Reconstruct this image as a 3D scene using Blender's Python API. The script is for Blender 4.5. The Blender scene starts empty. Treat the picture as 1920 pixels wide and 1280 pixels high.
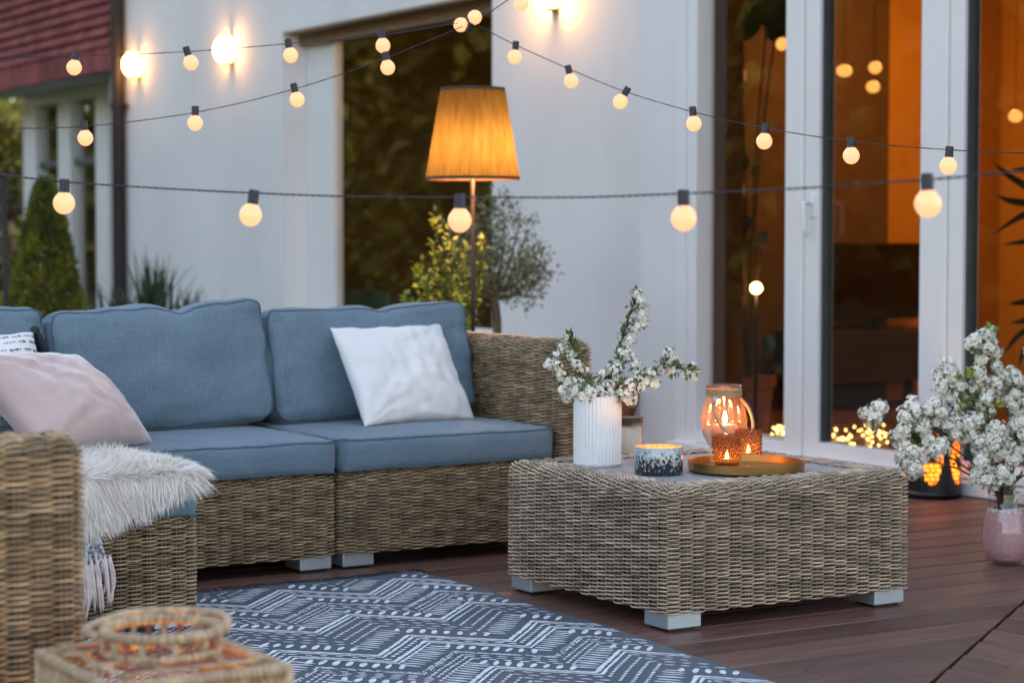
import bpy, math, random
import numpy as np
from mathutils import Vector, Matrix, Quaternion, noise

random.seed(7)
R = math.radians
scene = bpy.context.scene
col = scene.collection

# ------------------------------------------------------------------ camera
F_PX, PITCH, YAW, CAM_H = 3923.0, R(2.846), R(31.4), 1.0
_fh = Vector((math.sin(YAW), math.cos(YAW), 0))
_rt = Vector((math.cos(YAW), -math.sin(YAW), 0))
_fw = _fh * math.cos(PITCH) + Vector((0, 0, -math.sin(PITCH)))
_up = _fh * math.sin(PITCH) + Vector((0, 0, math.cos(PITCH)))
CAM = Vector((0, 0, CAM_H))


def ray(px, py):
    return _fw + _rt * ((px - 960) / F_PX) + _up * ((640 - py) / F_PX)


def on_z(px, py, z):
    d = ray(px, py)
    return CAM + d * ((z - CAM_H) / d.z)


def on_X(px, py, X):
    d = ray(px, py)
    return CAM + d * (X / d.x)


def on_Y(px, py, Y):
    d = ray(px, py)
    return CAM + d * (Y / d.y)


def at_d(px, py, d):
    return CAM + ray(px, py) * d


cd = bpy.data.cameras.new('camera')
cam = bpy.data.objects.new('camera', cd)
col.objects.link(cam)
cam.location = CAM
cam.rotation_euler = (R(90) - PITCH, 0, -YAW)
cd.sensor_width = 36
cd.lens = 36 * F_PX / 1920
cd.clip_end = 500
cd.dof.use_dof = True
cd.dof.focus_distance = 5.3
cd.dof.aperture_fstop = 3.5
scene.camera = cam

# ------------------------------------------------------------------ materials
def nt(name):
    m = bpy.data.materials.new(name)
    m.use_nodes = True
    t = m.node_tree
    return m, t, t.nodes, t.links, t.nodes['Principled BSDF']


def mat(name, c, rough=.6, c2=None, scale=(8, 8, 8), lo=.35, hi=.65, bump=0, bscale=None, metal=0, spec=.5,
        detail=4, sheen=0, coat=0, sss=0, island=0, bdist=.002, dist=0):
    m, t, N, L, P = nt(name)
    P.inputs['Roughness'].default_value = rough
    P.inputs['Metallic'].default_value = metal
    P.inputs['Specular IOR Level'].default_value = spec
    P.inputs['Base Color'].default_value = (*c, 1)
    if sheen:
        P.inputs['Sheen Weight'].default_value = sheen
        P.inputs['Sheen Roughness'].default_value = .5
    if coat:
        P.inputs['Coat Weight'].default_value = coat
    tc = N.new('ShaderNodeTexCoord')
    out = None
    if c2:
        mp = N.new('ShaderNodeMapping'); mp.inputs['Scale'].default_value = scale
        L.new(tc.outputs['Object'], mp.inputs['Vector'])
        nz = N.new('ShaderNodeTexNoise'); nz.inputs['Scale'].default_value = 1
        nz.inputs['Detail'].default_value = detail; nz.inputs['Distortion'].default_value = dist
        L.new(mp.outputs[0], nz.inputs['Vector'])
        cr = N.new('ShaderNodeValToRGB')
        cr.color_ramp.elements[0].position = lo; cr.color_ramp.elements[0].color = (*c, 1)
        cr.color_ramp.elements[1].position = hi; cr.color_ramp.elements[1].color = (*c2, 1)
        L.new(nz.outputs['Fac'], cr.inputs[0])
        out = cr.outputs[0]
    if island:
        g = N.new('ShaderNodeNewGeometry')
        mr = N.new('ShaderNodeMapRange')
        mr.inputs['To Min'].default_value = 1 - island; mr.inputs['To Max'].default_value = 1 + island
        L.new(g.outputs['Random Per Island'], mr.inputs['Value'])
        mx = N.new('ShaderNodeMix'); mx.data_type = 'RGBA'; mx.blend_type = 'MULTIPLY'
        mx.inputs['Factor'].default_value = 1
        if out: L.new(out, mx.inputs['A'])
        else: mx.inputs['A'].default_value = (*c, 1)
        L.new(mr.outputs[0], mx.inputs['B'])
        out = mx.outputs['Result']
    if out: L.new(out, P.inputs['Base Color'])
    if bump:
        mp = N.new('ShaderNodeMapping'); mp.inputs['Scale'].default_value = bscale or scale
        L.new(tc.outputs['Object'], mp.inputs['Vector'])
        nz = N.new('ShaderNodeTexNoise'); nz.inputs['Scale'].default_value = 1; nz.inputs['Detail'].default_value = 3
        L.new(mp.outputs[0], nz.inputs['Vector'])
        b = N.new('ShaderNodeBump'); b.inputs['Strength'].default_value = bump; b.inputs['Distance'].default_value = bdist
        L.new(nz.outputs['Fac'], b.inputs['Height'])
        L.new(b.outputs[0], P.inputs['Normal'])
    return m


def emit(name, c, s, base=(.8, .7, .6)):
    m, t, N, L, P = nt(name)
    P.inputs['Base Color'].default_value = (*base, 1)
    P.inputs['Roughness'].default_value = .3
    P.inputs['Emission Color'].default_value = (*c, 1)
    P.inputs['Emission Strength'].default_value = s
    return m


def glass(name, tint=(1, 1, 1), ior=1.5, rough=0.0, bump=0):
    """thin sheet: tinted transmission plus a Fresnel mirror"""
    m, t, N, L, P = nt(name)
    N.remove(P)
    tr = N.new('ShaderNodeBsdfTransparent'); tr.inputs[0].default_value = (*tint, 1)
    gl = N.new('ShaderNodeBsdfGlossy'); gl.inputs['Roughness'].default_value = rough
    # Schlick Fresnel: the same from both faces of the sheet
    f0 = ((ior - 1) / (ior + 1)) ** 2
    lw = N.new('ShaderNodeLayerWeight'); lw.inputs[0].default_value = .5
    pw = N.new('ShaderNodeMath'); pw.operation = 'POWER'; pw.inputs[1].default_value = 5
    L.new(lw.outputs['Facing'], pw.inputs[0])
    fr = N.new('ShaderNodeMath'); fr.operation = 'MULTIPLY_ADD'; fr.inputs[1].default_value = 1 - f0; fr.inputs[2].default_value = f0
    L.new(pw.outputs[0], fr.inputs[0])
    mx = N.new('ShaderNodeMixShader')
    L.new(fr.outputs[0], mx.inputs[0]); L.new(tr.outputs[0], mx.inputs[1]); L.new(gl.outputs[0], mx.inputs[2])
    L.new(mx.outputs[0], N['Material Output'].inputs[0])
    return m


def translucent(name, c, c2, amount=.6, scale=(1, 1, 1), bump=0):
    m, t, N, L, P = nt(name)
    N.remove(P)
    tc = N.new('ShaderNodeTexCoord')
    mp = N.new('ShaderNodeMapping'); mp.inputs['Scale'].default_value = scale
    L.new(tc.outputs['Object'], mp.inputs['Vector'])
    nz = N.new('ShaderNodeTexNoise'); nz.inputs['Scale'].default_value = 1; nz.inputs['Detail'].default_value = 3
    L.new(mp.outputs[0], nz.inputs['Vector'])
    cr = N.new('ShaderNodeValToRGB')
    cr.color_ramp.elements[0].position = .35; cr.color_ramp.elements[0].color = (*c, 1)
    cr.color_ramp.elements[1].position = .65; cr.color_ramp.elements[1].color = (*c2, 1)
    L.new(nz.outputs['Fac'], cr.inputs[0])
    d = N.new('ShaderNodeBsdfDiffuse'); tl = N.new('ShaderNodeBsdfTranslucent')
    L.new(cr.outputs[0], d.inputs[0]); L.new(cr.outputs[0], tl.inputs[0])
    mx = N.new('ShaderNodeMixShader'); mx.inputs[0].default_value = amount
    L.new(d.outputs[0], mx.inputs[1]); L.new(tl.outputs[0], mx.inputs[2])
    L.new(mx.outputs[0], N['Material Output'].inputs[0])
    return m


def linen(name, c, c2):
    """woven cloth: fine slubs in both directions plus a faint mottling"""
    m, t, N, L, P = nt(name)
    P.inputs['Roughness'].default_value = .85
    P.inputs['Specular IOR Level'].default_value = .2
    P.inputs['Sheen Weight'].default_value = .15
    tc = N.new('ShaderNodeTexCoord')
    outs = []
    for sc in ((25, 420, 420), (420, 25, 60), (5, 5, 5)):
        mp = N.new('ShaderNodeMapping'); mp.inputs['Scale'].default_value = sc
        L.new(tc.outputs['Object'], mp.inputs['Vector'])
        nz = N.new('ShaderNodeTexNoise'); nz.inputs['Scale'].default_value = 1; nz.inputs['Detail'].default_value = 2
        L.new(mp.outputs[0], nz.inputs['Vector']); outs.append(nz.outputs['Fac'])
    a = N.new('ShaderNodeMath'); a.operation = 'ADD'
    L.new(outs[0], a.inputs[0]); L.new(outs[1], a.inputs[1])
    b = N.new('ShaderNodeMath'); b.operation = 'MULTIPLY_ADD'
    L.new(outs[2], b.inputs[0]); b.inputs[1].default_value = .5; L.new(a.outputs[0], b.inputs[2])
    cr = N.new('ShaderNodeValToRGB')
    sh = N.new('ShaderNodeMath'); sh.operation = 'MULTIPLY'; sh.inputs[1].default_value = .5
    L.new(b.outputs[0], sh.inputs[0])
    cr.color_ramp.elements[0].position = .45; cr.color_ramp.elements[0].color = (*c, 1)
    cr.color_ramp.elements[1].position = .80; cr.color_ramp.elements[1].color = (*c2, 1)
    L.new(sh.outputs[0], cr.inputs[0]); L.new(cr.outputs[0], P.inputs['Base Color'])
    bp = N.new('ShaderNodeBump'); bp.inputs['Strength'].default_value = .35; bp.inputs['Distance'].default_value = .001
    L.new(a.outputs[0], bp.inputs['Height']); L.new(bp.outputs[0], P.inputs['Normal'])
    return m


M = {}
M['render'] = mat('white_render', (.70, .70, .695), .85, (.78, .775, .77), (1.3, 1.3, .9), .3, .62, detail=7, bump=.45, bscale=(160, 160, 160), bdist=.002, spec=.2)
M['frame'] = mat('white_frame', (.78, .78, .78), .35, (.82, .82, .81), (3, 3, 1))
M['gasket'] = mat('gasket', (.05, .06, .065), .5, (.08, .085, .09), (5, 5, 5))
M['red'] = mat('red_cladding', (.21, .056, .052), .85, (.30, .088, .082), (9, 1.6, 3), .3, .7, bump=.3, bscale=(3, 40, 3), island=.24, spec=.15)
M['pipe'] = mat('dark_metal', (.016, .013, .012), .5, (.028, .022, .020), (4, 4, 4), spec=.3)
M['soffit'] = mat('brown_soffit', (.26, .165, .095), .6, (.32, .21, .125), (2, 30, 2))  # brown carries the warm lamp light falling on the soffit
M['deck'] = mat('deck_board', (.100, .048, .034), .5, (.172, .086, .062), (3, 26, 26), .3, .7, bump=.4, bscale=(4, 90, 90), island=.27, detail=6, bdist=.0015)
M['deck2'] = mat('deck_board_cross', (.100, .048, .034), .5, (.172, .086, .062), (26, 3, 26), .3, .7, bump=.4, bscale=(90, 4, 90), island=.27, detail=6, bdist=.0015)
M['underdeck'] = mat('deck_gap', (.008, .006, .005), .9, (.012, .01, .008))
M['screw'] = mat('screw_head', (.03, .025, .022), .4, (.05, .04, .04), metal=.5)
M['soil'] = mat('garden_ground', (.035, .05, .018), .95, (.07, .075, .03), (1.2, 1.2, 1.2), bump=.6, bscale=(12, 12, 12), bdist=.03)
M['wicker'] = mat('wicker_strand', (.24, .160, .085), .40, (.60, .445, .265), (16, 16, 172), .34, .68, detail=2.5, spec=.45, island=.20)
M['wicker2'] = mat('wicker_strand_grey', (.34, .255, .180), .36, (.70, .555, .405), (16, 16, 172), .32, .68, detail=2.5, spec=.5, island=.20)
for _k in ('wicker', 'wicker2'):
    # whole lengths of cane run darker or paler
    _t = M[_k].node_tree; _N = _t.nodes; _L = _t.links
    _mp = _N.new('ShaderNodeMapping'); _mp.inputs['Scale'].default_value = (11, 11, 30)
    _L.new([n for n in _N if n.type == 'TEX_COORD'][0].outputs['Object'], _mp.inputs['Vector'])
    _nz = _N.new('ShaderNodeTexNoise'); _nz.inputs['Scale'].default_value = 1; _nz.inputs['Detail'].default_value = 2
    _L.new(_mp.outputs[0], _nz.inputs['Vector'])
    _mr = _N.new('ShaderNodeMapRange'); _mr.inputs[1].default_value = .35; _mr.inputs[2].default_value = .65; _mr.inputs[3].default_value = .62; _mr.inputs[4].default_value = 1.12
    _L.new(_nz.outputs['Fac'], _mr.inputs[0])
    _mx = _N.new('ShaderNodeMix'); _mx.data_type = 'RGBA'; _mx.blend_type = 'MULTIPLY'; _mx.inputs['Factor'].default_value = 1
    _P = _N['Principled BSDF']
    _L.new(_P.inputs['Base Color'].links[0].from_socket, _mx.inputs['A']); _L.new(_mr.outputs[0], _mx.inputs['B']); _L.new(_mx.outputs['Result'], _P.inputs['Base Color'])
M['stake'] = mat('wicker_stake', (.16, .12, .085), .5, (.30, .235, .17), (40, 40, 10))
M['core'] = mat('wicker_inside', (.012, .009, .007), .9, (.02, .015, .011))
M['alu'] = mat('brushed_alu', (.46, .52, .58), .42, (.53, .60, .66), (30, 30, 300), metal=.65)
M['rubber'] = mat('black_foot', (.01, .01, .01), .6, (.015, .015, .015))
M['linen'] = linen('blue_grey_linen', (.100, .150, .194), (.168, .238, .296))
M['piping'] = mat('dark_piping', (.060, .100, .132), .85, (.08, .125, .16), (60, 60, 60))
M['whitecloth'] = mat('white_cotton', (.72, .72, .72), .55, (.80, .79, .78), (6, 6, 6), sheen=.2, bump=.1, bscale=(300, 300, 300), bdist=.0006)
M['pink'] = mat('pink_velvet', (.47, .335, .305), .42, (.55, .40, .37), (3, 3, 3), sheen=.8, bump=.15, bscale=(60, 60, 60), bdist=.001)
M['ink'] = mat('dark_print', (.012, .018, .028), .8, (.02, .03, .04), (50, 50, 50))
M['fur'] = mat('cream_fur', (.88, .80, .73), .6, (.95, .91, .86), (18, 18, 18), sheen=.2)
M['throw'] = mat('grey_check_throw', (.10, .12, .15), .9, (.55, .55, .57), (110, 110, 110), .42, .58)
M['tassel'] = mat('pale_tassel', (.52, .42, .40), .9, (.70, .62, .60), (40, 40, 40))
M['rug'] = mat('slate_rug', (.050, .080, .100), .9, (.110, .128, .146), (2.2, 2.2, 2.2), .3, .7, bump=.4, bscale=(400, 400, 400), bdist=.001)
M['rugprint'] = mat('white_rug_print', (.54, .58, .63), .9, (.78, .80, .83), (60, 60, 60), .3, .6)
M['stone'] = mat('grey_table_top', (.27, .28, .29), .45, (.36, .365, .375), (35, 35, 35), .3, .7, bump=.1, bscale=(200, 200, 200))
M['ceramic'] = mat('white_ceramic', (.76, .77, .78), .3, (.80, .80, .80), (4, 4, 4))
M['wax'] = mat('cream_wax', (.72, .64, .52), .5, (.78, .70, .58), (6, 6, 6))
M['pinkwax'] = mat('pink_wax', (.62, .33, .27), .45, (.70, .40, .33), (6, 6, 6))
M['brass'] = mat('brass_tray', (.36, .20, .060), .34, (.44, .25, .08), (12, 12, 60), metal=.85)
M['mottle'] = mat('mottled_glass', (.012, .014, .016), .22, (.42, .47, .50), (150, 150, 110), .46, .58, detail=3, spec=.6, coat=.4)
M['bead'] = translucent('amber_bead', (.34, .18, .085), (.44, .25, .13), .75, (90, 90, 90))
_t = M['mottle'].node_tree
_cr = [n for n in _t.nodes if n.type == 'VALTORGB'][0]; _nz = [n for n in _t.nodes if n.type == 'TEX_NOISE'][0]
_tc = [n for n in _t.nodes if n.type == 'TEX_COORD'][0]
_sx = _t.nodes.new('ShaderNodeSeparateXYZ'); _t.links.new(_tc.outputs['Object'], _sx.inputs[0])
_ma = _t.nodes.new('ShaderNodeMath'); _ma.operation = 'MULTIPLY_ADD'; _ma.inputs[1].default_value = 4.2; _ma.inputs[2].default_value = -.16
_t.links.new(_sx.outputs[2], _ma.inputs[0])
_ad = _t.nodes.new('ShaderNodeMath'); _ad.operation = 'ADD'; _t.links.new(_ma.outputs[0], _ad.inputs[0]); _t.links.new(_nz.outputs['Fac'], _ad.inputs[1])
_t.links.new(_ad.outputs[0], _cr.inputs[0])
M['foil'] = mat('gold_leaf_lining', (.62, .30, .10), .35, (.80, .50, .22), (120, 120, 120), .4, .6, metal=.4)
M['rope'] = mat('jute_rope', (.36, .24, .13), .85, (.52, .38, .23), (200, 200, 200), bump=.5, bscale=(300, 300, 300))
M['leaf'] = mat('green_leaf', (.045, .085, .022), .5, (.12, .19, .045), (30, 30, 30), island=.35)
M['youngleaf'] = mat('young_leaf', (.13, .19, .02), .5, (.27, .33, .04), (14, 14, 14), island=.3)
M['olive'] = mat('olive_leaf', (.12, .125, .055), .6, (.30, .29, .15), (9, 9, 9), island=.4)
M['thuja'] = mat('thuja_spray', (.045, .070, .008), .75, (.21, .215, .018), (7, 7, 7), .36, .66, island=.4)
M['treeleaf'] = mat('garden_leaf', (.035, .060, .010), .7, (.33, .33, .050), (.9, .9, .9), .35, .65, island=.5)
M['blade'] = mat('yucca_blade', (.030, .055, .030), .5, (.085, .12, .060), (6, 6, 2), island=.3)
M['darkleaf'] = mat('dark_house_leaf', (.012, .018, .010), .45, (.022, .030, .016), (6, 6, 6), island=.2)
M['bark'] = mat('bark', (.085, .055, .035), .9, (.16, .11, .075), (30, 30, 8), bump=.5, bscale=(50, 50, 12))
M['twig'] = mat('twig', (.045, .025, .016), .8, (.09, .05, .03), (40, 40, 40))
M['petal'] = translucent('white_petal', (.92, .90, .81), (.95, .93, .86), .12, (60, 60, 60))
M['pistil'] = mat('flower_eye', (.42, .36, .12), .7, (.50, .44, .18), (90, 90, 90))
M['terracotta'] = mat('terracotta', (.30, .095, .040), .8, (.40, .14, .065), (6, 6, 6), bump=.2, bscale=(40, 40, 40))
M['socket'] = mat('black_socket', (.012, .012, .014), .45, (.02, .02, .022), (50, 50, 50))
M['cord'] = mat('black_cord', (.015, .016, .022), .6, (.04, .04, .05), (200, 200, 200))
M['shade'] = translucent('pleated_shade', (.056, .041, .0135), (.078, .058, .0205), .55, (60, 60, 2))
M['trim'] = mat('shade_trim', (.06, .032, .018), .8, (.08, .045, .025), (60, 60, 60))
M['cane'] = mat('pale_cane', (.30, .205, .12), .5, (.48, .36, .23), (60, 60, 40), island=.15)
M['cane_red'] = mat('red_brown_cane', (.20, .055, .040), .5, (.30, .09, .06), (50, 50, 30), island=.2)
M['black'] = mat('black_metal', (.010, .008, .008), .35, (.018, .014, .013), (20, 20, 20), metal=.2)
M['liner'] = translucent('orange_liner', (.80, .30, .05), (.90, .42, .10), .8, (60, 60, 60))
M['pinksand'] = mat('pink_sand', (.50, .28, .31), .8, (.62, .38, .40), (120, 120, 120), bump=.4, bscale=(250, 250, 250))
M['frost'] = mat('white_crystals', (.70, .62, .64), .7, (.85, .80, .80), (150, 150, 150))
M['g_window'] = glass('window_glass', (.95, .95, .93), 1.48)
M['g_clear'] = glass('clear_glass', (.95, .93, .92), 1.75)
M['g_rose'] = glass('rose_glass', (.95, .78, .70), 1.7, .02)
M['g_amber'] = glass('amber_glass', (.70, .38, .23), 1.6, .08)
for _k, _fac, _cc in (('g_amber', .18, (.55, .27, .13, 1)), ('g_rose', .07, (.85, .45, .33, 1))):
    _t = M[_k].node_tree
    _m = _t.nodes.new('ShaderNodeMixShader'); _m.inputs[0].default_value = _fac
    _tl = _t.nodes.new('ShaderNodeBsdfTranslucent'); _tl.inputs[0].default_value = _cc
    _o = _t.nodes['Material Output']
    _t.links.new(_o.inputs[0].links[0].from_socket, _m.inputs[1]); _t.links.new(_tl.outputs[0], _m.inputs[2]); _t.links.new(_m.outputs[0], _o.inputs[0])
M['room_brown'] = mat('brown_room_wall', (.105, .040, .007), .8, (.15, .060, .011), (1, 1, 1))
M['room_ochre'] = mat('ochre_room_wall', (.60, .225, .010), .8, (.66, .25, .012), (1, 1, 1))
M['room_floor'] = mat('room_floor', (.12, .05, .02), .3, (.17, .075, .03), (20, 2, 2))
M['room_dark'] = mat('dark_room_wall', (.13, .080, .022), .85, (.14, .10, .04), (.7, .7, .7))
M['screen'] = mat('black_screen', (.006, .005, .005), .25, (.008, .007, .007))
M['oak'] = mat('brown_wood', (.030, .014, .007), .5, (.045, .020, .010), (3, 30, 30))
M['shelfwood'] = mat('pale_shelf', (.40, .24, .14), .6, (.46, .28, .17), (4, 30, 30))
M['greenslat'] = mat('pale_green_slat', (.10, .22, .14), .7, (.16, .30, .19), (5, 5, 1))

# ------------------------------------------------------------------ light levels
EXPO = 2.72
K = 1.0 / 2 ** EXPO
M['e_bulb'] = emit('lit_opal_bulb', (1.0, .44, .20), 1.5 * K, (.22, .17, .12))
M['e_wall'] = emit('lit_wall_lamp_lens', (1.0, .44, .115), 52 * K)
M['e_lamp'] = emit('lit_lamp_bulb', (1.0, .46, .16), 1150 * K)
M['e_flame'] = emit('candle_flame', (1.0, .48, .14), 650 * K)
M['e_tea'] = emit('tealight_flame', (1.0, .44, .11), 300 * K)
M['e_fairy'] = emit('fairy_light', (1.0, .55, .16), 16 * K)
M['e_globe'] = emit('lit_globe', (1.0, .58, .16), 40 * K)
M['e_room'] = emit('lit_room_lamp', (1.0, .55, .20), 75 * K)

# ------------------------------------------------------------------ mesh builder
class MB:
    def __init__(s):
        s.v, s.f, s.m = [], [], []

    def add(s, vs, fs, mi=0):
        o = len(s.v)
        s.v.extend([tuple(p) for p in vs])
        for f in fs:
            s.f.append(tuple(i + o for i in f)); s.m.append(mi)

    def box(s, a, b, mi=0):
        x0, y0, z0 = a; x1, y1, z1 = b
        s.add([(x0, y0, z0), (x1, y0, z0), (x1, y1, z0), (x0, y1, z0), (x0, y0, z1), (x1, y0, z1), (x1, y1, z1), (x0, y1, z1)],
              [(0, 3, 2, 1), (4, 5, 6, 7), (0, 1, 5, 4), (1, 2, 6, 5), (2, 3, 7, 6), (3, 0, 4, 7)], mi)

    def tube(s, pts, r, n=6, mi=0, cap=True, closed=False):
        pts = [Vector(p) for p in pts]
        k = len(pts)
        rs = r if isinstance(r, (list, tuple)) else [r] * k
        vs, fs = [], []
        prev = None
        for i, p in enumerate(pts):
            if closed:
                t = pts[(i + 1) % k] - pts[i - 1]
            else:
                t = pts[min(i + 1, k - 1)] - pts[max(i - 1, 0)]
            if t.length < 1e-9: t = Vector((0, 0, 1))
            t.normalize()
            if prev is None:
                a = t.orthogonal().normalized()
            else:
                a = prev - t * prev.dot(t)
                a = a.normalized() if a.length > 1e-6 else t.orthogonal().normalized()
            prev = a
            b = t.cross(a)
            for j in range(n):
                th = 2 * math.pi * j / n
                vs.append(p + (a * math.cos(th) + b * math.sin(th)) * rs[i])
        kk = k if closed else k - 1
        for i in range(kk):
            i2 = (i + 1) % k
            for j in range(n):
                j2 = (j + 1) % n
                fs.append((i * n + j, i * n + j2, i2 * n + j2, i2 * n + j))
        if cap and not closed:
            fs.append(tuple(range(n))[::-1]); fs.append(tuple((k - 1) * n + j for j in range(n)))
        s.add(vs, fs, mi)

    def lathe(s, prof, n=32, c=(0, 0, 0), mi=0, rib=None, mat4=None):
        """prof: list of (r, z); rib(theta, z, r) -> radius"""
        vs, fs = [], []
        for (r, z) in prof:
            for j in range(n):
                th = 2 * math.pi * j / n
                rr = rib(th, z, r) if rib else r
                vs.append(Vector((rr * math.cos(th), rr * math.sin(th), z)))
        if mat4: vs = [mat4 @ v for v in vs]
        vs = [v + Vector(c) for v in vs]
        for i in range(len(prof) - 1):
            for j in range(n):
                j2 = (j + 1) % n
                fs.append((i * n + j, i * n + j2, (i + 1) * n + j2, (i + 1) * n + j))
        s.add(vs, fs, mi)

    def ball(s, c, r, n=10, m=7, mi=0, sc=(1, 1, 1)):
        prof = [(max(1e-4, math.sin(math.pi * i / m)), -math.cos(math.pi * i / m)) for i in range(m + 1)]
        vs, fs = [], []
        for (q, z) in prof:
            for j in range(n):
                th = 2 * math.pi * j / n
                vs.append((c[0] + r * q * math.cos(th) * sc[0], c[1] + r * q * math.sin(th) * sc[1], c[2] + r * z * sc[2]))
        for i in range(m):
            for j in range(n):
                j2 = (j + 1) % n
                fs.append((i * n + j, i * n + j2, (i + 1) * n + j2, (i + 1) * n + j))
        s.add(vs, fs, mi)

    def leaf(s, p, d, nrm, l, w, mi=0, fold=.15):
        d = Vector(d).normalized(); nrm = Vector(nrm)
        sd = d.cross(nrm)
        sd = sd.normalized() if sd.length > 1e-6 else d.orthogonal().normalized()
        up = sd.cross(d)
        p = Vector(p)
        s.add([p, p + d * l * .45 + sd * w * .5 + up * fold * w, p + d * l, p + d * l * .45 - sd * w * .5 + up * fold * w], [(0, 1, 2), (0, 2, 3)], mi)

    def build(s, name, mats, parent=None, smooth=True, origin=None):
        me = bpy.data.meshes.new(name)
        v = s.v
        if origin is not None:
            ox, oy, oz = origin
            v = [(a - ox, b - oy, c - oz) for a, b, c in v]
        me.from_pydata(v, [], s.f)
        if not isinstance(mats, (list, tuple)): mats = [mats]
        for m in mats: me.materials.append(m)
        if any(s.m): me.polygons.foreach_set('material_index', s.m)
        if smooth: me.polygons.foreach_set('use_smooth', [True] * len(s.f))
        me.update()
        o = bpy.data.objects.new(name, me)
        col.objects.link(o)
        if origin is not None: o.location = origin
        if parent is not None: o.parent = parent
        return o


def sharp(o, deg=35):
    """smooth shading that keeps hard edges"""
    me = o.data
    import bmesh
    bm = bmesh.new(); bm.from_mesh(me)
    for e in bm.edges:
        if len(e.link_faces) == 2 and e.calc_face_angle(0) > R(deg): e.smooth = False
    bm.to_mesh(me); bm.free()
    return o


def tag(o, label=None, cat=None, group=None, kind=None):
    if label: o['label'] = label
    if cat: o['category'] = cat
    if group: o['group'] = group
    if kind: o['kind'] = kind
    return o


def empty(name, loc, label=None, cat=None, group=None, rz=0):
    o = bpy.data.objects.new(name, None)
    o.empty_display_size = .1
    col.objects.link(o)
    o.location = loc; o.rotation_euler = (0, 0, rz)
    return tag(o, label, cat, group)


def kid(parent, name, mb, mats, smooth=True):
    """child mesh: coordinates given in world space, parent has no rotation"""
    o = mb.build(name, mats, None, smooth, origin=tuple(parent.matrix_world.translation) if False else tuple(WORLD(parent)))
    o.location = Vector(WORLD(parent)) - Vector(WORLD(parent))
    o.parent = parent
    return o


def WORLD(o):
    p = Vector(o.location)
    while o.parent is not None:
        o = o.parent
        p = p + Vector(o.location)
    return p


def spline(pts, n):
    """Catmull-Rom through pts, n samples per span"""
    P = [Vector(p) for p in pts]
    P = [P[0] * 2 - P[1]] + P + [P[-1] * 2 - P[-2]]
    out = []
    for i in range(1, len(P) - 2):
        for k in range(n):
            t = k / n
            a, b, c, d = P[i - 1], P[i], P[i + 1], P[i + 2]
            out.append(.5 * ((2 * b) + (c - a) * t + (2 * a - 5 * b + 4 * c - d) * t * t + (3 * b - a - 3 * c + d) * t ** 3))
    out.append(P[-2].copy())
    return out


def bbox_bevel(mb, a, b, r=.006, mi=0):
    """box with chamfered edges"""
    import bmesh
    bm = bmesh.new()
    bmesh.ops.create_cube(bm, size=1)
    for v in bm.verts:
        v.co = Vector(((a[0] + b[0]) / 2 + v.co.x * (b[0] - a[0]), (a[1] + b[1]) / 2 + v.co.y * (b[1] - a[1]), (a[2] + b[2]) / 2 + v.co.z * (b[2] - a[2])))
    bmesh.ops.bevel(bm, geom=bm.edges[:], offset=r, segments=2, affect='EDGES', profile=.5)
    bm.verts.ensure_lookup_table()
    mb.add([v.co for v in bm.verts], [[v.index for v in f.verts] for f in bm.faces], mi)
    bm.free()

# ------------------------------------------------------------------ wicker
def rrect(x0, x1, y0, y1, rc, npts):
    """npts positions, normals round a rounded rectangle (counter-clockwise)"""
    w, d = x1 - x0 - 2 * rc, y1 - y0 - 2 * rc
    q = math.pi * rc / 2
    Lt = 2 * w + 2 * d + 4 * q
    s = np.arange(npts) / npts * Lt
    pos = np.zeros((npts, 2)); nor = np.zeros((npts, 2))
    segs = [('l', x0 + rc, y0, 1, 0, w, 0, -1), ('a', x1 - rc, y0 + rc, -90), ('l', x1, y0 + rc, 0, 1, d, 1, 0), ('a', x1 - rc, y1 - rc, 0),
            ('l', x1 - rc, y1, -1, 0, w, 0, 1), ('a', x0 + rc, y1 - rc, 90), ('l', x0, y1 - rc, 0, -1, d, -1, 0), ('a', x0 + rc, y0 + rc, 180)]
    acc = 0
    for g in segs:
        ln = g[5] if g[0] == 'l' else q
        mk = (s >= acc - 1e-9) & (s < acc + ln)
        t = s[mk] - acc
        if g[0] == 'l':
            pos[mk, 0] = g[1] + g[3] * t; pos[mk, 1] = g[2] + g[4] * t
            nor[mk, 0] = g[6]; nor[mk, 1] = g[7]
        else:
            th = np.radians(g[3] + 90 * t / q)
            nor[mk, 0] = np.cos(th); nor[mk, 1] = np.sin(th)
            pos[mk, 0] = g[1] + rc * np.cos(th); pos[mk, 1] = g[2] + rc * np.sin(th)
        acc += ln
    return pos, nor, Lt


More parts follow.
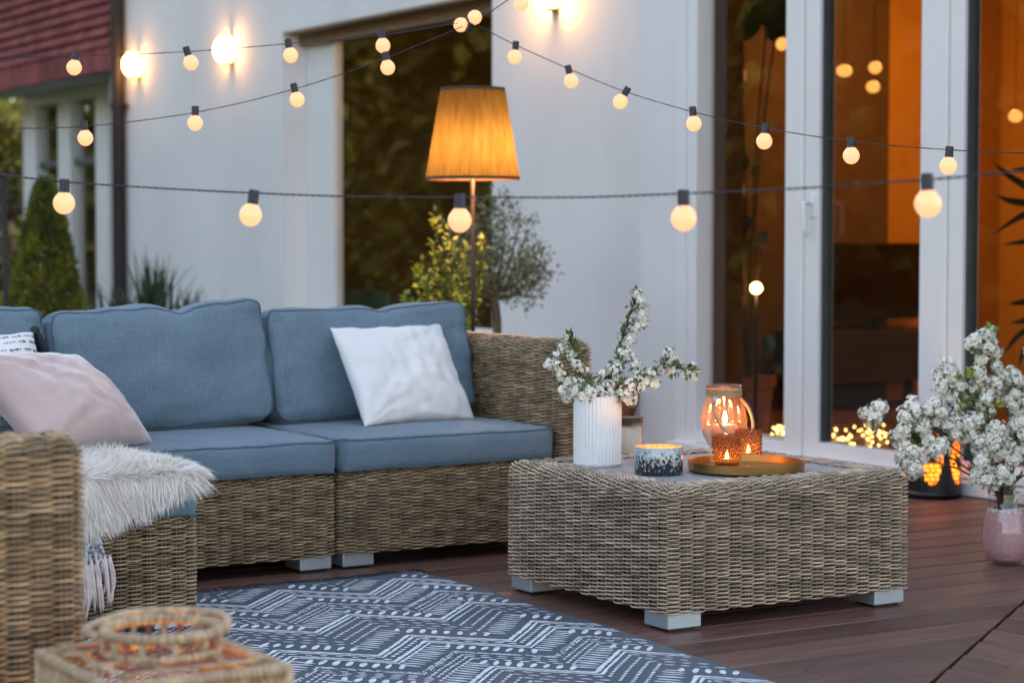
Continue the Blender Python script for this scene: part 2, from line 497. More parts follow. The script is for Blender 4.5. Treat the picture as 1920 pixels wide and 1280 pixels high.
def woven(name, parent, x0, x1, y0, y1, z0, z1, depth=.05, roll=.03, rc=.03, strand='wicker', row=.0052, pitch=.040, ss=5, seed=1, lowres=False):
    """a wicker carcass: horizontal strands woven over twin stakes, round the sides and over the top rim"""
    rng = np.random.RandomState(seed)
    if lowres: ss, row, = 4, .0075
    per = 2 * (x1 - x0 + y1 - y0)
    N = int(round(per / pitch / 2)) * 2
    npts = N * ss
    pos, nor, Lt = rrect(x0, x1, y0, y1, rc, npts)
    prof = []
    H = z1 - roll - z0
    A90 = roll * math.pi / 2
    sarc = .003
    while sarc < H + A90 + max(0, depth - roll):
        if sarc < H: prof.append((0, z0 + sarc, 1, 0))
        elif sarc < H + A90:
            a = (sarc - H) / roll
            prof.append((roll - roll * math.cos(a), z1 - roll + roll * math.sin(a), math.cos(a), math.sin(a)))
        else: prof.append((roll + sarc - H - A90, z1, 0, 1))
        sarc += row
    nr = len(prof)
    u = np.arange(npts) / ss
    NS = 5
    cx, cy = (x0 + x1) / 2, (y0 + y1) / 2

    def place(ins, zz, nh, nz, out, pp, nn):
        q = pp - nn * ins
        m = min(ins, (x1 - x0) / 2 - 1e-3, (y1 - y0) / 2 - 1e-3)
        q[:, 0] = np.clip(q[:, 0], x0 + m, x1 - m); q[:, 1] = np.clip(q[:, 1], y0 + m, y1 - m)
        P = np.zeros((len(q), 3)); P[:, :2] = q; P[:, 2] = zz
        Nn = np.zeros((len(q), 3)); Nn[:, :2] = nn * nh; Nn[:, 2] = nz
        T = np.zeros((len(q), 3)); T[:, :2] = -nn * nz; T[:, 2] = nh
        return P + Nn * (out if np.isscalar(out) else out[:, None]), Nn, T

    V, Fc, Mi = [], [], []
    off = 0
    th = np.arange(NS) / NS * 2 * math.pi
    idx = np.arange(npts)
    for r, (ins, zz, nh, nz) in enumerate(prof):
        par = (-1) ** r
        wob = .0006 * np.sin(u * .7 + rng.rand() * 6) + .0004 * rng.randn()
        amp = .0088 * par * np.sign(np.cos(math.pi * u)) * np.abs(np.cos(math.pi * u)) ** .75 + .0003 * rng.randn()
        slope = .0003 * par * np.sin(math.pi * u)
        P, Nn, T = place(ins, zz, nh, nz, amp - .0045, pos, nor)
        P = P + T * (wob + slope)[:, None]
        ra = .0023; rb = (.0034 if lowres else .00235) * (1 + .06 * rng.randn())
        ring = P[:, None, :] + Nn[:, None, :] * (ra * np.cos(th))[None, :, None] + T[:, None, :] * (rb * np.sin(th))[None, :, None]
        V.append(ring.reshape(-1, 3))
        a0 = off + idx[:, None] * NS + np.arange(NS)[None, :]
        a1 = off + idx[:, None] * NS + (np.arange(NS)[None, :] + 1) % NS
        nx = (idx + 1) % npts
        b0 = off + nx[:, None] * NS + np.arange(NS)[None, :]
        b1 = off + nx[:, None] * NS + (np.arange(NS)[None, :] + 1) % NS
        Fc.append(np.stack([a0, b0, b1, a1], -1).reshape(-1, 4)); Mi.append(np.zeros(npts * NS, int))
        off += npts * NS
    # twin stakes
    sp, sn, _ = rrect(x0, x1, y0, y1, rc, N)
    tg = np.stack([-sn[:, 1], sn[:, 0]], -1)
    for sgn in (-1, 1):
        rings = []
        pp = sp + tg * .0042 * sgn
        for (ins, zz, nh, nz) in [(0, z0, 1, 0)] + prof[::3] + [prof[-1]]:
            P, Nn, T = place(ins, zz, nh, nz, -.0050, pp, sn)
            t3 = np.zeros((N, 3)); t3[:, :2] = tg
            c4 = np.stack([P + Nn * .0016, P + t3 * .0017, P - Nn * .0016, P - t3 * .0017], 1)
            rings.append(c4)
        A = np.stack(rings, 1)
        nr2 = A.shape[1]
        V.append(A.reshape(-1, 3))
        base = off + (np.arange(N) * nr2 * 4)[:, None, None]
        rr = (np.arange(nr2 - 1) * 4)[None, :, None]; jj = np.arange(4)[None, None, :]; j2 = (jj + 1) % 4
        f = np.stack([base + rr + jj, base + rr + j2, base + rr + 4 + j2, base + rr + 4 + jj], -1).reshape(-1, 4)
        Fc.append(f); Mi.append(np.ones(len(f), int))
        off += N * nr2 * 4
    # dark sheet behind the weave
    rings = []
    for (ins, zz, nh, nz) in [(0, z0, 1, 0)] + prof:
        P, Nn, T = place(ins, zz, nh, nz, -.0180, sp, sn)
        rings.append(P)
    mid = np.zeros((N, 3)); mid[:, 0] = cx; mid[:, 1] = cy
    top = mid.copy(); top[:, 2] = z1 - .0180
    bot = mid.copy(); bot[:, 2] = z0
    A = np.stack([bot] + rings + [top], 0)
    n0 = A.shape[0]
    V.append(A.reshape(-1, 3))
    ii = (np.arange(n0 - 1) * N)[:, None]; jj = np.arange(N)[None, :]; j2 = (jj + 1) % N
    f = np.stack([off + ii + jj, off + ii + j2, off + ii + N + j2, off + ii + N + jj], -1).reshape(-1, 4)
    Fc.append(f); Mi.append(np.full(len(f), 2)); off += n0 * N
    V = np.concatenate(V).astype(np.float32); Fc = np.concatenate(Fc).astype(np.int32); Mi = np.concatenate(Mi).astype(np.int32)
    org = np.array(WORLD(parent), dtype=np.float32)
    V = V - org
    me = bpy.data.meshes.new(name)
    me.vertices.add(len(V)); me.vertices.foreach_set('co', V.ravel())
    nf = len(Fc)
    me.loops.add(nf * 4); me.loops.foreach_set('vertex_index', Fc.ravel())
    me.polygons.add(nf)
    me.polygons.foreach_set('loop_start', np.arange(nf, dtype=np.int32) * 4)
    for k in (strand, 'stake', 'core'): me.materials.append(M[k])
    me.polygons.foreach_set('material_index', Mi)
    me.polygons.foreach_set('use_smooth', np.ones(nf, bool))
    me.update(calc_edges=True)
    me.validate()
    o = bpy.data.objects.new(name, me)
    col.objects.link(o); o.parent = parent
    return o


def leg(parent, x0, x1, y0, y1, z1):
    m = MB(); bbox_bevel(m, (x0, y0, .008), (x1, y1, z1), .003); m.box((x0 + .012, y0 + .012, 0), (x1 - .012, y1 - .012, .010), 1)
    return kid(parent, 'leg', m, [M['alu'], M['rubber']], False)

# ------------------------------------------------------------------ cushions
def box_cushion(name, w, d, h, r, bulge, seed, wr=.004, sag=0, pipe=True, crease=0, label=None, cat='cushion', group=None, mtx=None, n=(34, 30, 8), piper=.0031, corner=.05):
    hx, hy, hz = w / 2, d / 2, h / 2
    seedv = Vector((seed * 3.1, seed * 1.7, seed * .9))

    def rnd(p):
        # plan corners
        x, y = p.x, p.y
        cx = max(-hx + corner, min(hx - corner, x)); cy = max(-hy + corner, min(hy - corner, y))
        dx, dy = x - cx, y - cy
        if abs(dx) > 1e-9 and abs(dy) > 1e-9:
            m = max(abs(dx), abs(dy)); l = math.hypot(dx, dy)
            x, y = cx + dx * m / l, cy + dy * m / l
        inn = Vector((max(-hx + r, min(hx - r, x)), max(-hy + r, min(hy - r, y)), max(-hz + r, min(hz - r, p.z))))
        v = Vector((x, y, p.z)) - inn
        if v.length > 1e-9:
            m = max(abs(v.x), abs(v.y), abs(v.z))
            v = v.normalized() * m
        return inn + v

    def deform(p):
        u, v, t = p.x / hx, p.y / hy, p.z / hz
        b = max(0, 1 - u * u) * max(0, 1 - v * v)
        q = p.copy()
        q.z += bulge * t * b ** .6
        q.y += bulge * .5 * v * max(0, 1 - u * u) * max(0, 1 - t * t)
        q.x += bulge * .5 * u * max(0, 1 - v * v) * max(0, 1 - t * t)
        q.y -= sag * max(0, v) ** 2 * (1 - u * u) * (1 + .5 * noise.noise(Vector((u * 2.2, seed, 0))))
        if crease:
            q.y -= crease * max(0, v) ** 3 * math.exp(-((u - .12 + .1 * math.sin(seed)) / .10) ** 2)
        e = max(abs(u), abs(v)) ** 3
        nn = noise.noise(q * 9 + seedv) * .9 + noise.noise(Vector((q.x * 26, q.y * 10, q.z * 9)) + seedv) * .8 * e + noise.noise(Vector((q.x * 10, q.y * 28, q.z * 9)) + seedv) * .7 * e
        q.z += wr * nn * (1 if t > -.9 else .2)
        q.y += wr * .6 * noise.noise(q * 12 + seedv * 2)
        q.x += wr * .5 * noise.noise(q * 11 - seedv)
        return q

    mb = MB(); cache = {}; faces = []
    vs = []

    def vid(p):
        k = (round(p.x, 5), round(p.y, 5), round(p.z, 5))
        if k not in cache:
            cache[k] = len(vs); vs.append(deform(rnd(p)))
        return cache[k]

    def lin(a, k):
        # denser near the rim
        return [math.sin(math.pi / 2 * (-1 + 2 * i / k)) * .5 * a + (-1 + 2 * i / k) * .5 * a for i in range(k + 1)]
    X, Y, Z = lin(hx, n[0]), lin(hy, n[1]), lin(hz, n[2])
    for A, B, fn in ((X, Y, lambda a, b, s: Vector((a, b, s * hz))), (X, Z, lambda a, b, s: Vector((a, s * hy, b))), (Y, Z, lambda a, b, s: Vector((s * hx, a, b)))):
        for s in (-1, 1):
            for i in range(len(A) - 1):
                for j in range(len(B) - 1):
                    q = [vid(fn(A[i], B[j], s)), vid(fn(A[i + 1], B[j], s)), vid(fn(A[i + 1], B[j + 1], s)), vid(fn(A[i], B[j + 1], s))]
                    q = list(dict.fromkeys(q))
                    if len(q) > 2: faces.append(q if s > 0 else q[::-1])
    mb.add(vs, faces)
    o = mb.build(name, M['linen'])
    import bmesh
    bm = bmesh.new(); bm.from_mesh(o.data); bmesh.ops.recalc_face_normals(bm, faces=bm.faces[:]); bm.to_mesh(o.data); bm.free()
    if pipe:
        pb = MB()
        for s in (1, -1):
            loop = []
            for (ax, ay, bx, by) in ((-1, -1, 1, -1), (1, -1, 1, 1), (1, 1, -1, 1), (-1, 1, -1, -1)):
                for k in range(36):
                    t = k / 36
                    p = rnd(Vector(((ax + (bx - ax) * t) * hx, (ay + (by - ay) * t) * hy, s * hz)))
                    loop.append(deform(p) + Vector((0, 0, s * .001)))
            pb.tube(loop, piper, 6, 0, closed=True)
        pp = pb.build('piping', M['piping'], o)
    if mtx is not None: o.matrix_world = mtx
    return tag(o, label, cat, group)


def pillow(name, w, h, T, seed, m, wr=.006, pinch=.07, n=44, label=None, group=None, mtx=None, extra=None):
    mb = MB(); sv = Vector((seed * 2.3, seed, seed * .7))
    grid = {}
    vs, fs = [], []
    surf = []
    for s in (1, -1):
        for i in range(n + 1):
            for j in range(n + 1):
                u, v = -1 + 2 * i / n, -1 + 2 * j / n
                u = .5 * u + .5 * math.sin(u * math.pi / 2); v = .5 * v + .5 * math.sin(v * math.pi / 2)
                edge = i in (0, n) or j in (0, n)
                if s < 0 and edge:
                    grid[(s, i, j)] = grid[(1, i, j)]; continue
                x = w / 2 * u * (1 - pinch * (1 - v * v) * u * u); y = h / 2 * v * (1 - pinch * (1 - u * u) * v * v)
                z = s * T / 2 * (max(0, 1 - u * u) ** .5 * max(0, 1 - v * v) ** .5) ** .9
                b = max(0, 1 - u ** 4) * max(0, 1 - v ** 4)
                # folds that run in from the corners
                rr = 0
                for (cu, cv) in ((1, 1), (1, -1), (-1, 1), (-1, -1)):
                    dx, dy = u - cu, v - cv
                    d = math.hypot(dx, dy) + 1e-4
                    an = math.atan2(dy, dx)
                    rr += math.exp(-d * 1.3) * noise.noise(Vector((an * 4.5, d * 1.2, seed + cu * 3 + cv)))
                z += s * b * wr * (2.2 * rr + 1.0 * noise.noise(Vector((x * 7, y * 7, s)) + sv) + .8 * noise.noise(Vector((x * 22, y * 9, s)) + sv))
                z += .35 * wr * noise.noise(Vector((x * 14, y * 14, 0)) + sv)
                x += wr * .35 * noise.noise(Vector((x * 15, y * 15, 3)) + sv)
                y += wr * .35 * noise.noise(Vector((x * 15, y * 15, 7)) + sv)
                grid[(s, i, j)] = len(vs); vs.append((x, y, z))
        for i in range(n):
            for j in range(n):
                q = (grid[(s, i, j)], grid[(s, i + 1, j)], grid[(s, i + 1, j + 1)], grid[(s, i, j + 1)])
                fs.append(q if s > 0 else q[::-1])
    mb.add(vs, fs)
    if extra: extra(mb, lambda i, j: Vector(vs[grid[(1, i, j)]]), n)
    o = mb.build(name, m)
    if mtx is not None: o.matrix_world = mtx
    return tag(o, label, 'pillow', group), (vs, grid, n)


def frame_from(px, py, pz, origin):
    m = Matrix((Vector(px).normalized(), Vector(py).normalized(), Vector(pz).normalized())).transposed().to_4x4()
    m.translation = origin
    return m

# ================================================================== SETTING
XW, XD = 5.95, 5.75


def yw(px, X=XW): return on_X(px, 445, X).y


def zw(px, py, X=XW): return on_X(px, py, X).z


# ground
g = MB()
gn = 40
for i in range(gn + 1):
    for j in range(gn + 1):
        x, y = -60 + 120 * i / gn, -40 + 140 * j / gn
        g.v.append((x, y, -.16))
for i in range(gn):
    for j in range(gn):
        a = i * (gn + 1) + j
        g.f.append((a, a + gn + 1, a + gn + 2, a + 1)); g.m.append(0)
tag(g.build('ground', M['soil']), kind='structure')

# deck: boards along X up to a mitre joint, boards along Y beyond it
dk = MB()
dx0, dx1, dy1 = -2.5, 5.745, 8.25
g0, g1 = on_z(1742, 1280, 0), on_z(1920, 1125, 0)
gd = Vector((g1.x - g0.x, g1.y - g0.y)).normalized()
BW, GAP = .1475, .007


def joint_x(y):
    return g0.x + (y - g0.y) * gd.x / gd.y


y = 1.2
while y < 10.5:
    ya, yb = y + GAP / 2, y + BW - GAP / 2
    xa = dx0
    # trim at the joint (joint runs from lower left to upper right: the boards lie to its left)
    j0, j1 = joint_x(ya) - .006, joint_x(yb) - .006
    lim = dx1 if y < 8.0 else XW - .005
    e0, e1 = min(lim, j0), min(lim, j1)
    if e1 > xa and e0 > xa + .1:
        zt = random.uniform(-.0008, .0008)
        c = .0035
        vs = [(xa, ya, -.025), (e0, ya, -.025), (e1, yb, -.025), (xa, yb, -.025), (xa, ya, zt - c), (e0, ya, zt - c), (e1, yb, zt - c), (xa, yb, zt - c),
              (xa, ya + c, zt), (e0, ya + c, zt), (e1, yb - c, zt), (xa, yb - c, zt)]
        dk.add(vs, [(0, 1, 5, 4), (3, 7, 6, 2), (4, 5, 9, 8), (7, 11, 10, 6), (8, 9, 10, 11), (1, 2, 6, 10, 9, 5), (0, 4, 8, 11, 7, 3)])
        # shallow grip groove down the middle and screws at the joists
        x = math.ceil(xa / .5) * .5
        while x < e0 - .05:
            for q in (.03, BW - .03):
                dk.lathe([(.0001, zt + .0006), (.0042, zt + .0006), (.0042, zt - .002)], 6, (x + .08 + random.uniform(-.006, .006), y + q, 0), 2)
            x += .5
    y += BW
x = g0.x - 2.5
while x < 7.5:
    xa, xb = x + GAP / 2, x + BW - GAP / 2
    def joint_y(xx): return g0.y + (xx - g0.x) * gd.y / gd.x
    e0, e1 = joint_y(xa) - .010, joint_y(xb) - .010
    y0 = -2.0
    if x < 5.7 and e0 > y0:
        zt = random.uniform(-.0008, .0008); c = .0035
        vs = [(xa, y0, -.025), (xb, y0, -.025), (xb, e1, -.025), (xa, e0, -.025), (xa, y0, zt - c), (xb, y0, zt - c), (xb, e1, zt - c), (xa, e0, zt - c),
              (xa + c, y0, zt), (xb - c, y0, zt), (xb - c, e1, zt), (xa + c, e0, zt)]
        dk.add(vs, [(0, 1, 5, 4), (1, 2, 6, 5), (3, 0, 4, 7), (4, 5, 9, 8), (5, 6, 10, 9), (7, 4, 8, 11), (8, 9, 10, 11), (2, 3, 7, 11, 10, 6)], 3)
        yy = e0 - .06
        while yy > 1:
            for q in (.03, BW - .03):
                dk.lathe([(.0001, zt + .0006), (.0042, zt + .0006), (.0042, zt - .002)], 6, (x + q, yy + random.uniform(-.006, .006), 0), 2)
            yy -= .5
    x += BW
dk.box((dx0, -2.2, -.14), (dx1, 8.2, -.03), 1)
dk.box((dx0, 8.2, -.14), (XW - .02, 10.6, -.03), 1)
tag(dk.build('deck', [M['deck'], M['underdeck'], M['screw'], M['deck2']], smooth=False), kind='structure')

# ------------------------------------------------------------------ house
house = empty('house', (XW, 9, 0), 'white rendered house with big windows, glass doors and a red clad upper storey', 'house')


def hpart(name, mb, mats, parent=None, smooth=False):
    return kid(parent or house, name, mb, mats, smooth)


yA, yB = yw(923), yw(532)             # window opening
zT = zw(532, 61)                      # lintel
zS = .345
yPipe = yw(222)
yBlk = yw(1200, XD)                   # end of the door block
WT = .34
TOP = 3.3
w = MB()
w.box((XW, yBlk + .002, -.15), (XW + WT, yA, TOP))
w.box((XW, yA, -.15), (XW + WT, yB, zS))
w.box((XW, yA, zT), (XW + WT, yB, TOP))
w.box((XW, yB, -.15), (XW + WT, yPipe + .15, TOP))
hpart('wall', w, M['render'])
# roof slabs keep the sky out of the rooms
w = MB()
w.box((XW + .02, 2.2, TOP), (12, 16.5, TOP + .2))
hpart('roof', w, M['pipe'])

# picture window
win = empty('window', (0, 0, 0)); win.parent = house
XF = XW + .17
yF = yw(587, XF)


def wpart(name, mb, mats, parent):
    return kid(parent, name, mb, mats, False)


fw = yF - yw(626, XF)
f = MB()
fo = .07
bbox_bevel(f, (XF, yF - fw, zS + .04), (XF + .07, yB - .002, zT - .002), .004)
bbox_bevel(f, (XF, yA + .002, zS + .04), (XF + .07, yA + .09, zT - .002), .004)
bbox_bevel(f, (XF + .003, yA + .09, zT - .085), (XF + .067, yF - fw, zT - .004), .004)
bbox_bevel(f, (XF + .003, yA + .09, zS + .042), (XF + .067, yF - fw, zS + .13), .004)
win.location = Vector((XF, yA, zS)) - Vector(WORLD(house))
wpart('frame', f, M['frame'], win)
p = MB(); p.box((XF + .030, yA + .085, zS + .12), (XF + .036, yF - fw + .005, zT - .08))
wpart('pane', p, M['g_window'], win)
s_ = MB(); bbox_bevel(s_, (XW - .045, yA - .03, zS + .003), (XF + .01, yB - .004, zS + .036), .004)
wpart('sill', s_, M['frame'], win)
# soffit panel and shutter box, their brown standing in for warm lamp light
sb = MB(); bbox_bevel(sb, (XW + .004, yA + .004, zT - .016), (XW + .115, yB - .004, zT - .001), .003); bbox_bevel(sb, (XW + .117, yA + .004, zT - .088), (XF - .003, yB - .004, zT - .001), .003)
wpart('shutter_rail', sb, M['soffit'], win)

# room behind the picture window
rm = MB()
x0r = XW + WT
yR0 = 9.87
rm.box((x0r + 3.2, yR0, -.1), (x0r + 3.3, yB + 1.4, 2.8))
rm.box((x0r, yB + 1.3, -.1), (x0r + 3.2, yB + 1.4, 2.8))
rm.box((x0r, yR0, 2.7), (x0r + 3.2, yB + 1.3, 2.8))
rm.box((x0r, yR0, -.1), (x0r + 3.2, yB + 1.3, 0))
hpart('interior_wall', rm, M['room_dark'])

# door block: pilaster plus three glazed bays
blk = MB()
yP = yw(1268, XD)
blk.box((XD, yP, -.12), (XD + .10, yBlk, TOP)); blk.box((XD + .10, yBlk - .06, -.12), (XW + WT, yBlk, TOP))
blk.box((XD + .02, 2.0, 2.42), (XD + .40, yP, TOP))
blk.box((XD + .02, 2.0, -.12), (XD + .38, 3.0, 2.42))
hpart('door_surround', blk, M['render'])

ZR = .11   # top of bottom rail
door_y = []


def bay(name, ytop, ybot, depth, post_l, glass_r, cat=None):
    pass


XG1, XG2 = XD + .085, XD + .055
# frame posts, in order along the facade (far to near)
dr = empty('door', Vector((XD, yw(1300, XD), 0)) - Vector(WORLD(house))); dr.parent = house
fm = MB()
Yp = lambda px, X=XD: yw(px, X)
# outer jamb
bbox_bevel(fm, (XD + .002, Yp(1304), 0), (XD + .105, Yp(1286), 2.4), .004)
bbox_bevel(fm, (XD - .004, Yp(1285), 0), (XD + .05, yP - .001, 2.4), .003)
# mullion between fixed glass and door
bbox_bevel(fm, (XD, Yp(1502), .0), (XD + .18, Yp(1471), 2.4), .004)
# mullion between door and next door
bbox_bevel(fm, (XD, Yp(1772), .0), (XD + .18, Yp(1724), 2.4), .004)
# low threshold
bbox_bevel(fm, (XD - .055, 3.0, .002), (XD + .2, yP - .003, .052), .004)
bbox_bevel(fm, (XD + .02, 3.0, 2.3), (XD + .18, yP - .004, 2.416), .004)
# bottom rail of the fixed light
bbox_bevel(fm, (XD + .004, Yp(1471) + .001, .054), (XD + .17, Yp(1304) - .001, ZR), .004)
wpart('frame', fm, M['frame'], dr)
p = MB(); p.box((XG1, Yp(1471), ZR - .01), (XG1 + .006, Yp(1304), 2.32)); wpart('pane', p, M['g_window'], dr)


def leaf_door(pxa, pxb, last=False):
    """sash between two posts; pxa is the far edge"""
    ya, yb = Yp(pxa), (Yp(pxb) if not last else 3.2)
    d = empty('door_leaf', Vector((XD, ya, 0)) - Vector(WORLD(dr)) - Vector((0, 0, 0))); d.parent = dr
    f = MB()
    st = ya - Yp(pxa + 27)
    bbox_bevel(f, (XD + .012, ya - st, .056), (XD + .085, ya - .001, 2.3), .005)
    bbox_bevel(f, (XD + .012, yb + .001, .056), (XD + .085, yb + .010, 2.3), .003)
    bbox_bevel(f, (XD + .015, yb + .010, .058), (XD + .083, ya - st, .125), .005)
    kid(d, 'sash', f, M['frame'], False)
    gk = MB(); gk.box((XD + .030, ya - st - .012, .12), (XD + .082, ya - st - .0005, 2.3)); kid(d, 'gasket', gk, M['gasket'], False)
    p = MB(); p.box((XG2, yb + .008, .12), (XG2 + .006, ya - st - .004, 2.3)); kid(d, 'pane', p, M['g_window'], False)
    return d


# leaves stay within three levels: door > sash / gasket / pane, so re-hang them on the door itself
for (a, b, last) in ((1503, 1724, False), (1773, 2050, True)):
    d = leaf_door(a, b, last)
    dl = Vector(d.location)
    for c in list(d.children):
        c.parent = dr; c.location = dl
    bpy.data.objects.remove(d)
hd = MB()
hy = Yp(1521)
pt = [(XD + .012, hy, 1.075), (XD - .035, hy, 1.075), (XD - .045, hy - .006, 1.06), (XD - .045, hy - .012, .97), (XD - .038, hy - .012, .945), (XD - .03, hy - .012, .94)]
zh = on_X(1547, 380, XD).z
pt = [(a, b, c + zh - 1.075) for a, b, c in pt]
hd.tube(spline(pt, 5), .009, 8)
bbox_bevel(hd, (XD + .002, hy - .015, zh - .06), (XD + .014, hy + .015, zh + .04), .003)
wpart('handle', hd, M['frame'], dr)

# room behind the doors
rb = MB(); xr0 = XD + .40
YB, XB = 9.75, 9.55
xe = on_Y(1669, 445, YB - .02).x
rb.box((xr0 - .02, YB, -.05), (xe, YB + .1, 2.7))
rb.box((XD + .106, yBlk - .075, 0), (XW + WT + .02, yBlk - .061, 2.69)); rb.box((XW + WT + .002, yBlk - .0605, 0), (XW + WT + .02, YB - .002, 2.69))
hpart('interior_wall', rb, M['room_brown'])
ro = MB()
ro.box((xe, YB + .001, -.05), (XB + .3, YB + .1, 2.7))
ro.box((XB, 2.0, -.05), (XB + .1, YB, 2.7))
ro.box((xr0 + .0, 1.9, -.05), (XB, 2.0, 2.7))
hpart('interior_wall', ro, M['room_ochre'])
M['ochre_dark'] = mat('ochre_door', (.34, .115, .006), .6, (.40, .14, .008), (3, 3, 1))  # added panel, only there to make this stretch of wall darker
rd = MB(); xa_ = on_Y(1795, 445, YB).x; bbox_bevel(rd, (xa_, YB - .035, .0), (XB - .004, YB - .001, 2.5), .004)
hpart('interior_door', rd, M['ochre_dark'])
rf = MB(); rf.box((XD + .19, 2.0, -.05), (XB, YB, .0)); hpart('interior_floor', rf, M['room_floor'])
rc_ = MB(); rc_.box((xr0 - .02, 2.0, 2.7), (XB, YB, 2.78)); hpart('interior_ceiling', rc_, M['render'])
rw = MB(); rw.box((XW + .005, yBlk - .25, 0), (XW + .3, YB, 2.7))
# drain pipe
dp = MB()
pc = on_X(222, 300, XW - .06)
dp.tube([(pc.x, pc.y, -.15), (pc.x, pc.y, TOP + .1)], .052, 16)
for z in (.45, 2.02):
    dp.tube([(pc.x, pc.y, z - .02), (pc.x, pc.y, z + .02)], .060, 16)
    dp.box((pc.x, pc.y - .085, z - .012), (XW, pc.y - .055, z + .012))
hpart('drain_pipe', dp, M['pipe'], smooth=False)

# far wing: red clad storey over a white window wall
XR, XV = 5.86, 6.36
yr0 = yPipe + .16
yrr = yw(209, 5.86)
zr = on_X(208, 130, XR).z
cl = MB()
yend = 24.0
# plain vertical boards in the low band
bandh = on_X(150, 95, XR).z - on_X(150, 140, XR).z
yy = yrr
while yy < yend:
    cl.box((XR + random.uniform(0, .006), yy, zr), (XR + .05, yy + .088, zr + bandh + .02)); yy += .09
# lapped tiles above, each course stepped
zc = zr + bandh
course = .085
k = 0
while zc < TOP + 1.2:
    yy = yrr - (k % 2) * .085
    while yy < yend:
        x0 = XR + .012 * 0
        a, b = max(yy, yrr) + .002, min(yy + .17, yend) - .002
        j = random.uniform(-.004, .004)
        if b > a:
            cl.add([(XR - .016 + j, a, zc), (XR - .016 + j, b, zc), (XR + .03, b, zc + course + .03), (XR + .03, a, zc + course + .03),
                    (XR + .004 + j, a, zc - .003), (XR + .004 + j, b, zc - .003), (XR + .05, b, zc + course + .03), (XR + .05, a, zc + course + .03)],
                   [(0, 3, 2, 1), (4, 5, 6, 7), (0, 1, 5, 4), (1, 2, 6, 5), (3, 0, 4, 7)])
        yy += .17
    zc += course; k += 1
cl.box((XR + .052, yrr + .001, zr + .03), (XR + .2, yend - .01, TOP + 1.2))
hpart('red_cladding', cl, M['red'])
sf = MB(); yv0_ = yw(44, XV); sf.box((XR + .01, yr0 + .002, zr + .004), (XV + 3, yv0_ + .12, zr + .028)); sf.box((XR + .01, yv0_ + .122, zr + .004), (XR + .19, yend - .02, zr + .028)); hpart('soffit', sf, M['render'])
yv1 = yw(44, XV)
ww = empty('window', Vector((XV, yr0, 0)) - Vector(WORLD(house))); ww.parent = house
f = MB()
ztop = on_X(120, 192, XV).z
for (a, b) in ((45, 68), (110, 133), (180, 204)):
    bbox_bevel(f, (XV, yw(b, XV), -.1), (XV + .12, yw(a, XV), ztop), .005)
bbox_bevel(f, (XV + .002, yr0 - .2, ztop), (XV + .14, yw(45, XV), zr + .002), .004)
kid(ww, 'frame', f, M['frame'], False)
p = MB(); p.box((XV + .07, yr0 - .2, -.1), (XV + .076, yw(68, XV), ztop)); kid(ww, 'pane', p, M['g_window'], False)
f = MB()
zz = on_X(120, 305, XV).z
bbox_bevel(f, (XV + .04, yr0 - .2, zz - .03), (XV + .068, yw(60, XV), zz + .03), .003)
kid(ww, 'glazing_bar', f, M['gasket'], False)
dw = MB(); dw.box((XV + .9, yr0 - .4, -.1), (XV + 1.0, yv1, 2.6)); dw.box((XV + .1, yv1 - .1, -.1), (XV + 3, yv1 - .02, zr)); dw.box((XV + .1, yr0 - .4, -.1), (XV + .9, yr0 - .3, 2.6))
hpart('interior_wall', dw, M['room_dark'])

# ------------------------------------------------------------------ inside the rooms
tv = MB()
yt = YB - .28
a, b = on_Y(1556, 455, yt), on_Y(1735, 455, yt)
ztv, zbv = on_Y(1640, 456, yt).z, on_Y(1640, 598, yt).z
bbox_bevel(tv, (a.x, yt - .03, zbv), (b.x, yt + .03, ztv), .006)
tvo = empty('television', ((a.x + b.x) / 2, yt, zbv - .06), 'wide black television on the low bench, seen through the glass door', 'television')
kid(tvo, 'screen', tv, M['screen'], False)
st = MB(); bbox_bevel(st, ((a.x + b.x) / 2 - .15, yt - .08, zbv - .06), ((a.x + b.x) / 2 + .15, yt + .08, zbv - .045), .003); st.box(((a.x + b.x) / 2 - .03, yt - .02, zbv - .045), ((a.x + b.x) / 2 + .03, yt + .02, zbv))
kid(tvo, 'stand', st, M['screen'], False)
zb1 = zbv - .061
zb0 = on_Y(1640, 716, yt - .2).z
be = empty('tv_bench', ((a.x + b.x) / 2, yt - .1, 0), 'low dark brown wooden bench on legs under the television', 'bench')
m_ = MB(); bbox_bevel(m_, (a.x - .25, yt - .22, zb0), (b.x + .1, yt + .2, zb1), .006); kid(be, 'cabinet', m_, M['oak'], False)
for xx in (a.x - .2, b.x):
    for y2 in (yt - .2, yt + .14):
        m_ = MB(); bbox_bevel(m_, (xx, y2, 0), (xx + .045, y2 + .045, zb0), .004); kid(be, 'leg', m_, M['oak'], False)

for i, (py, lb) in enumerate(((140, 'topmost'), (355, 'middle'), (568, 'lowest'))):  # pale boards added to stand in for reflections in the glass
    p0, p1 = on_Y(1349, py, YB - .2), on_Y(1400, py, YB - .2)
    m_ = MB(); bbox_bevel(m_, (p0.x - .1, YB - .2, p0.z - .03), (p1.x, YB - .003, p0.z + .03), .004)
    tag(m_.build('wall_shelf', M['shelfwood'], smooth=False), lb + ' of the short pale wall shelves behind the far glass pane', 'shelf', 'pale shelves inside the room')

